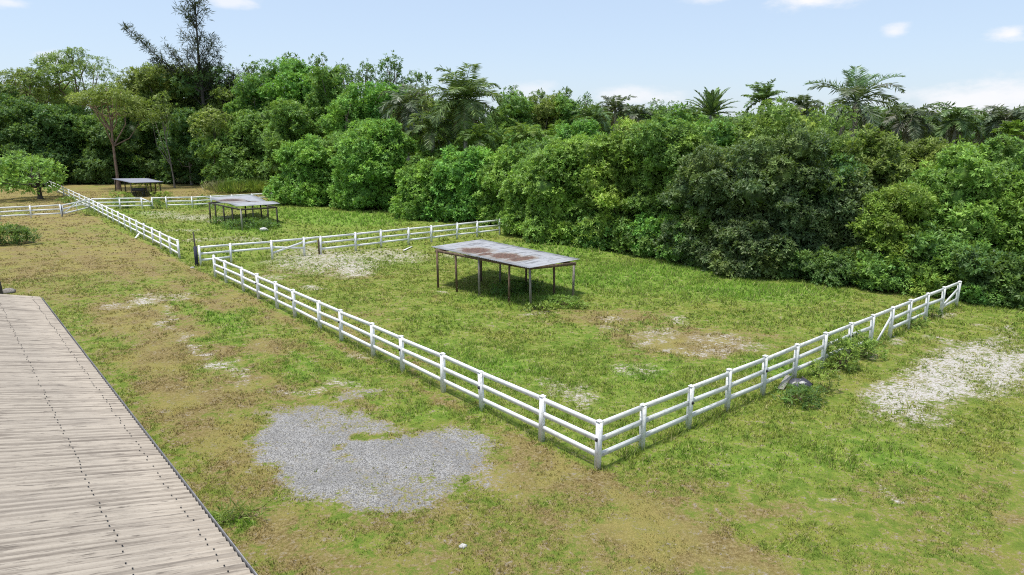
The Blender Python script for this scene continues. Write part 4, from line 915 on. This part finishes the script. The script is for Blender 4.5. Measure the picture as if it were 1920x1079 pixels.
# ------------------------------------------------------------------ dumped things
P = g(1498, 726)
bm_ = MB(); vv = _sv * np.array([.40, .28, .24]); vv = vv * (1 + .35 * (rng.random((len(vv), 1)) - .5)); vv[:, 2] = np.maximum(vv[:, 2], -.02); bm_.add(vv + [0, 0, .05], _sf)
t = thing('rubbish_bag', 'crumpled black rubbish bag with pale torn sheeting dumped by the worn fence', 'rubbish bag', P); obj('sack', bm_, M['bag'], t)
bm_ = MB(); vv = _sv * np.array([.17, .14, .10]) * (1 + .5 * (rng.random((len(_sv), 1)) - .5)); bm_.add(vv * .7 + [.04, -.16, .20], _sf); bm_.add(vv * .5 + [-.2, -.12, .17], _sf); obj('torn_sheet', bm_, M['concrete'], t)
w = MB(); w.bar([.12, .12, .34], [.45, -.05, .10], .05, .04); o = obj('stick', w, M['post_dark']); o.location = P; tag(o, 'dark stick lying across the dumped rubbish bag', 'stick')
P = g(1463, 733); Q = g(1478, 716); w = MB(); w.bar([0, 0, .06], Q - P + [0, 0, .22], .20, .03); o = obj('board', w, M['post_pale']); o.location = P; tag(o, 'weathered grey board propped beside the dumped rubbish bag', 'board')
P = g(757, 471); Q = g(772, 464); w = MB(); w.bar([0, 0, .05], Q - P + [0, 0, .05], .14, .04); o = obj('board', w, M['white']); o.location = P; tag(o, 'white fence board lying on the grass by the cross fence', 'board')
P = g(254, 448); Q = g(264, 443); w = MB(); w.bar([0, 0, .05], Q - P + [0, 0, .35], .14, .04); o = obj('board', w, M['white']); o.location = P; tag(o, 'fallen white board leaning at the foot of the lane fence of the middle paddock', 'board')
def rock(px, py, s, label, mat='concrete', name='rock'):
    P = g(px, py); w = MB(); vv = _sv * np.array([1, .8, .5]) * s * (1 + .4 * (rng.random((len(_sv), 1)) - .5)); w.add(vv + [0, 0, s * .2], _sf); o = obj(name, w, M[mat]); o.location = P; tag(o, label, 'rock')
rock(495, 433, .42, 'pale lump of concrete on the grass under the middle shelter', name='concrete_lump')
rock(868, 1026, .09, 'small white stone in the foreground turf left of centre'); rock(361, 503, .13, 'small white stone in front of the navy gateway post')
rock(16, 549, .35, 'grey weathered stump beside the thick dark post behind the barn', 'post_grey', 'tree_stump')

# ------------------------------------------------------------------ far wood behind everything, one mass
mb = MB(); lbs = []
for px in range(-330, 2300, 32):
    d = 176 if px < 700 else 150
    P = at(px + rng.uniform(-10, 10), d + rng.uniform(-6, 6)); yt = np.interp(px, [-330, 300, 700, 1000, 2300], [170, 165, 175, 205, 225]) + rng.uniform(-8, 8); h = zat(px, yt, d)
    for q in range(3):
        lbs.append((np.array([P[0] + rng.normal(0, 1.5), P[1] + rng.normal(0, 2), h * (.80 - .3 * q)]), np.array([rng.uniform(2.6, 4.2)] * 2 + [h * .2])))
tag(obj('far_wood', crown(lbs, 1.1, cover=1.1, core=.85, k=6), M['deep']), 'distant mass of dark woodland behind the trees', 'woodland', kind='stuff')

# ------------------------------------------------------------------ sky, sun, camera
SUN_EL, SUN_AZ = 76.0, -110.0            # azimuth measured from straight ahead (+Y) towards +X
sv = Vector((math.sin(R(SUN_AZ)) * math.cos(R(SUN_EL)), math.cos(R(SUN_AZ)) * math.cos(R(SUN_EL)), math.sin(R(SUN_EL))))
ld = bpy.data.lights.new('sun', 'SUN'); ld.energy = 3.4; ld.angle = R(9.0); ld.color = (1, .965, .90)
lo = bpy.data.objects.new('sun', ld); C.objects.link(lo); lo.rotation_euler = sv.to_track_quat('Z', 'Y').to_euler(); lo.location = (0, 0, 60)
wd = bpy.data.worlds.new('World'); sc.world = wd; wd.use_nodes = True; nt = wd.node_tree; bg = nt.nodes['Background']
sky = N(nt, 'ShaderNodeTexSky', sky_type='NISHITA'); sky.sun_disc = False; sky.sun_elevation = R(SUN_EL); sky.sun_rotation = R(SUN_AZ); sky.air_density = 1.0; sky.dust_density = 1.0; sky.ozone_density = 1.6
tc = N(nt, 'ShaderNodeTexCoord'); dv = tc.outputs['Generated']
sepd = N(nt, 'ShaderNodeSeparateXYZ'); nt.links.new(dv, sepd.inputs[0])
tot = None; wob = noise(nt, mapping(nt, dv, (9, 9, 22)), 1.6, 6, .6)
for (px, py, rx, ry, k) in ((1520, 2, 80, 20, 1.0), (1678, 60, 26, 13, .8), (1900, 64, 36, 18, 1.0), (1850, 190, 150, 46, .9), (1180, 182, 110, 22, .7), (1330, 0, 60, 10, .6), (590, 195, 80, 24, .5), (95, 105, 30, 14, .6), (430, 3, 60, 14, .7), (15, 5, 40, 10, .7), (1000, 170, 60, 20, .5)):
    r_ = nrmz(ray(px, py)[None])[0]; az0 = math.atan2(r_[0], r_[1]); el0 = r_[2]
    az = math_(nt, 'ARCTAN2', sepd.outputs[0], sepd.outputs[1])
    a = math_(nt, 'POWER', math_(nt, 'DIVIDE', math_(nt, 'SUBTRACT', az, az0), rx / F), 2); c = math_(nt, 'POWER', math_(nt, 'DIVIDE', math_(nt, 'SUBTRACT', sepd.outputs[2], el0), ry / F), 2)
    q = math_(nt, 'ADD', math_(nt, 'SUBTRACT', 1.0, math_(nt, 'SQRT', math_(nt, 'ADD', a, c))), math_(nt, 'MULTIPLY', math_(nt, 'SUBTRACT', wob, .5), 2.2))
    q = math_(nt, 'MULTIPLY', ramp(nt, q, .0, .9), k); tot = q if tot is None else math_(nt, 'MAXIMUM', tot, q)
haz = mixc(nt, .65, sky.outputs[0], (2.6, 3.1, 3.9)); cl = mixc(nt, tot, haz, (4.5, 4.5, 4.65)); nt.links.new(cl, bg.inputs['Color']); bg.inputs['Strength'].default_value = .15
cam = bpy.data.cameras.new('camera'); co = bpy.data.objects.new('camera', cam); C.objects.link(co)
cam.sensor_width = 36; cam.lens = F / 1920 * 36; cam.clip_end = 6000; cam.clip_start = .1
co.location = (0, 0, CH); co.rotation_euler = (math.pi / 2 - PITCH, 0, 0); sc.camera = co
sc.view_settings.view_transform = 'Standard'; sc.view_settings.look = 'None'; sc.view_settings.exposure = 0.55; sc.view_settings.gamma = 1
sc.cycles.max_bounces = 6; sc.cycles.diffuse_bounces = 3; sc.cycles.transmission_bounces = 3; sc.cycles.use_denoising = False; sc.cycles.filter_width = 1.1; sc.cycles.sample_clamp_direct = 4; sc.cycles.sample_clamp_indirect = 2
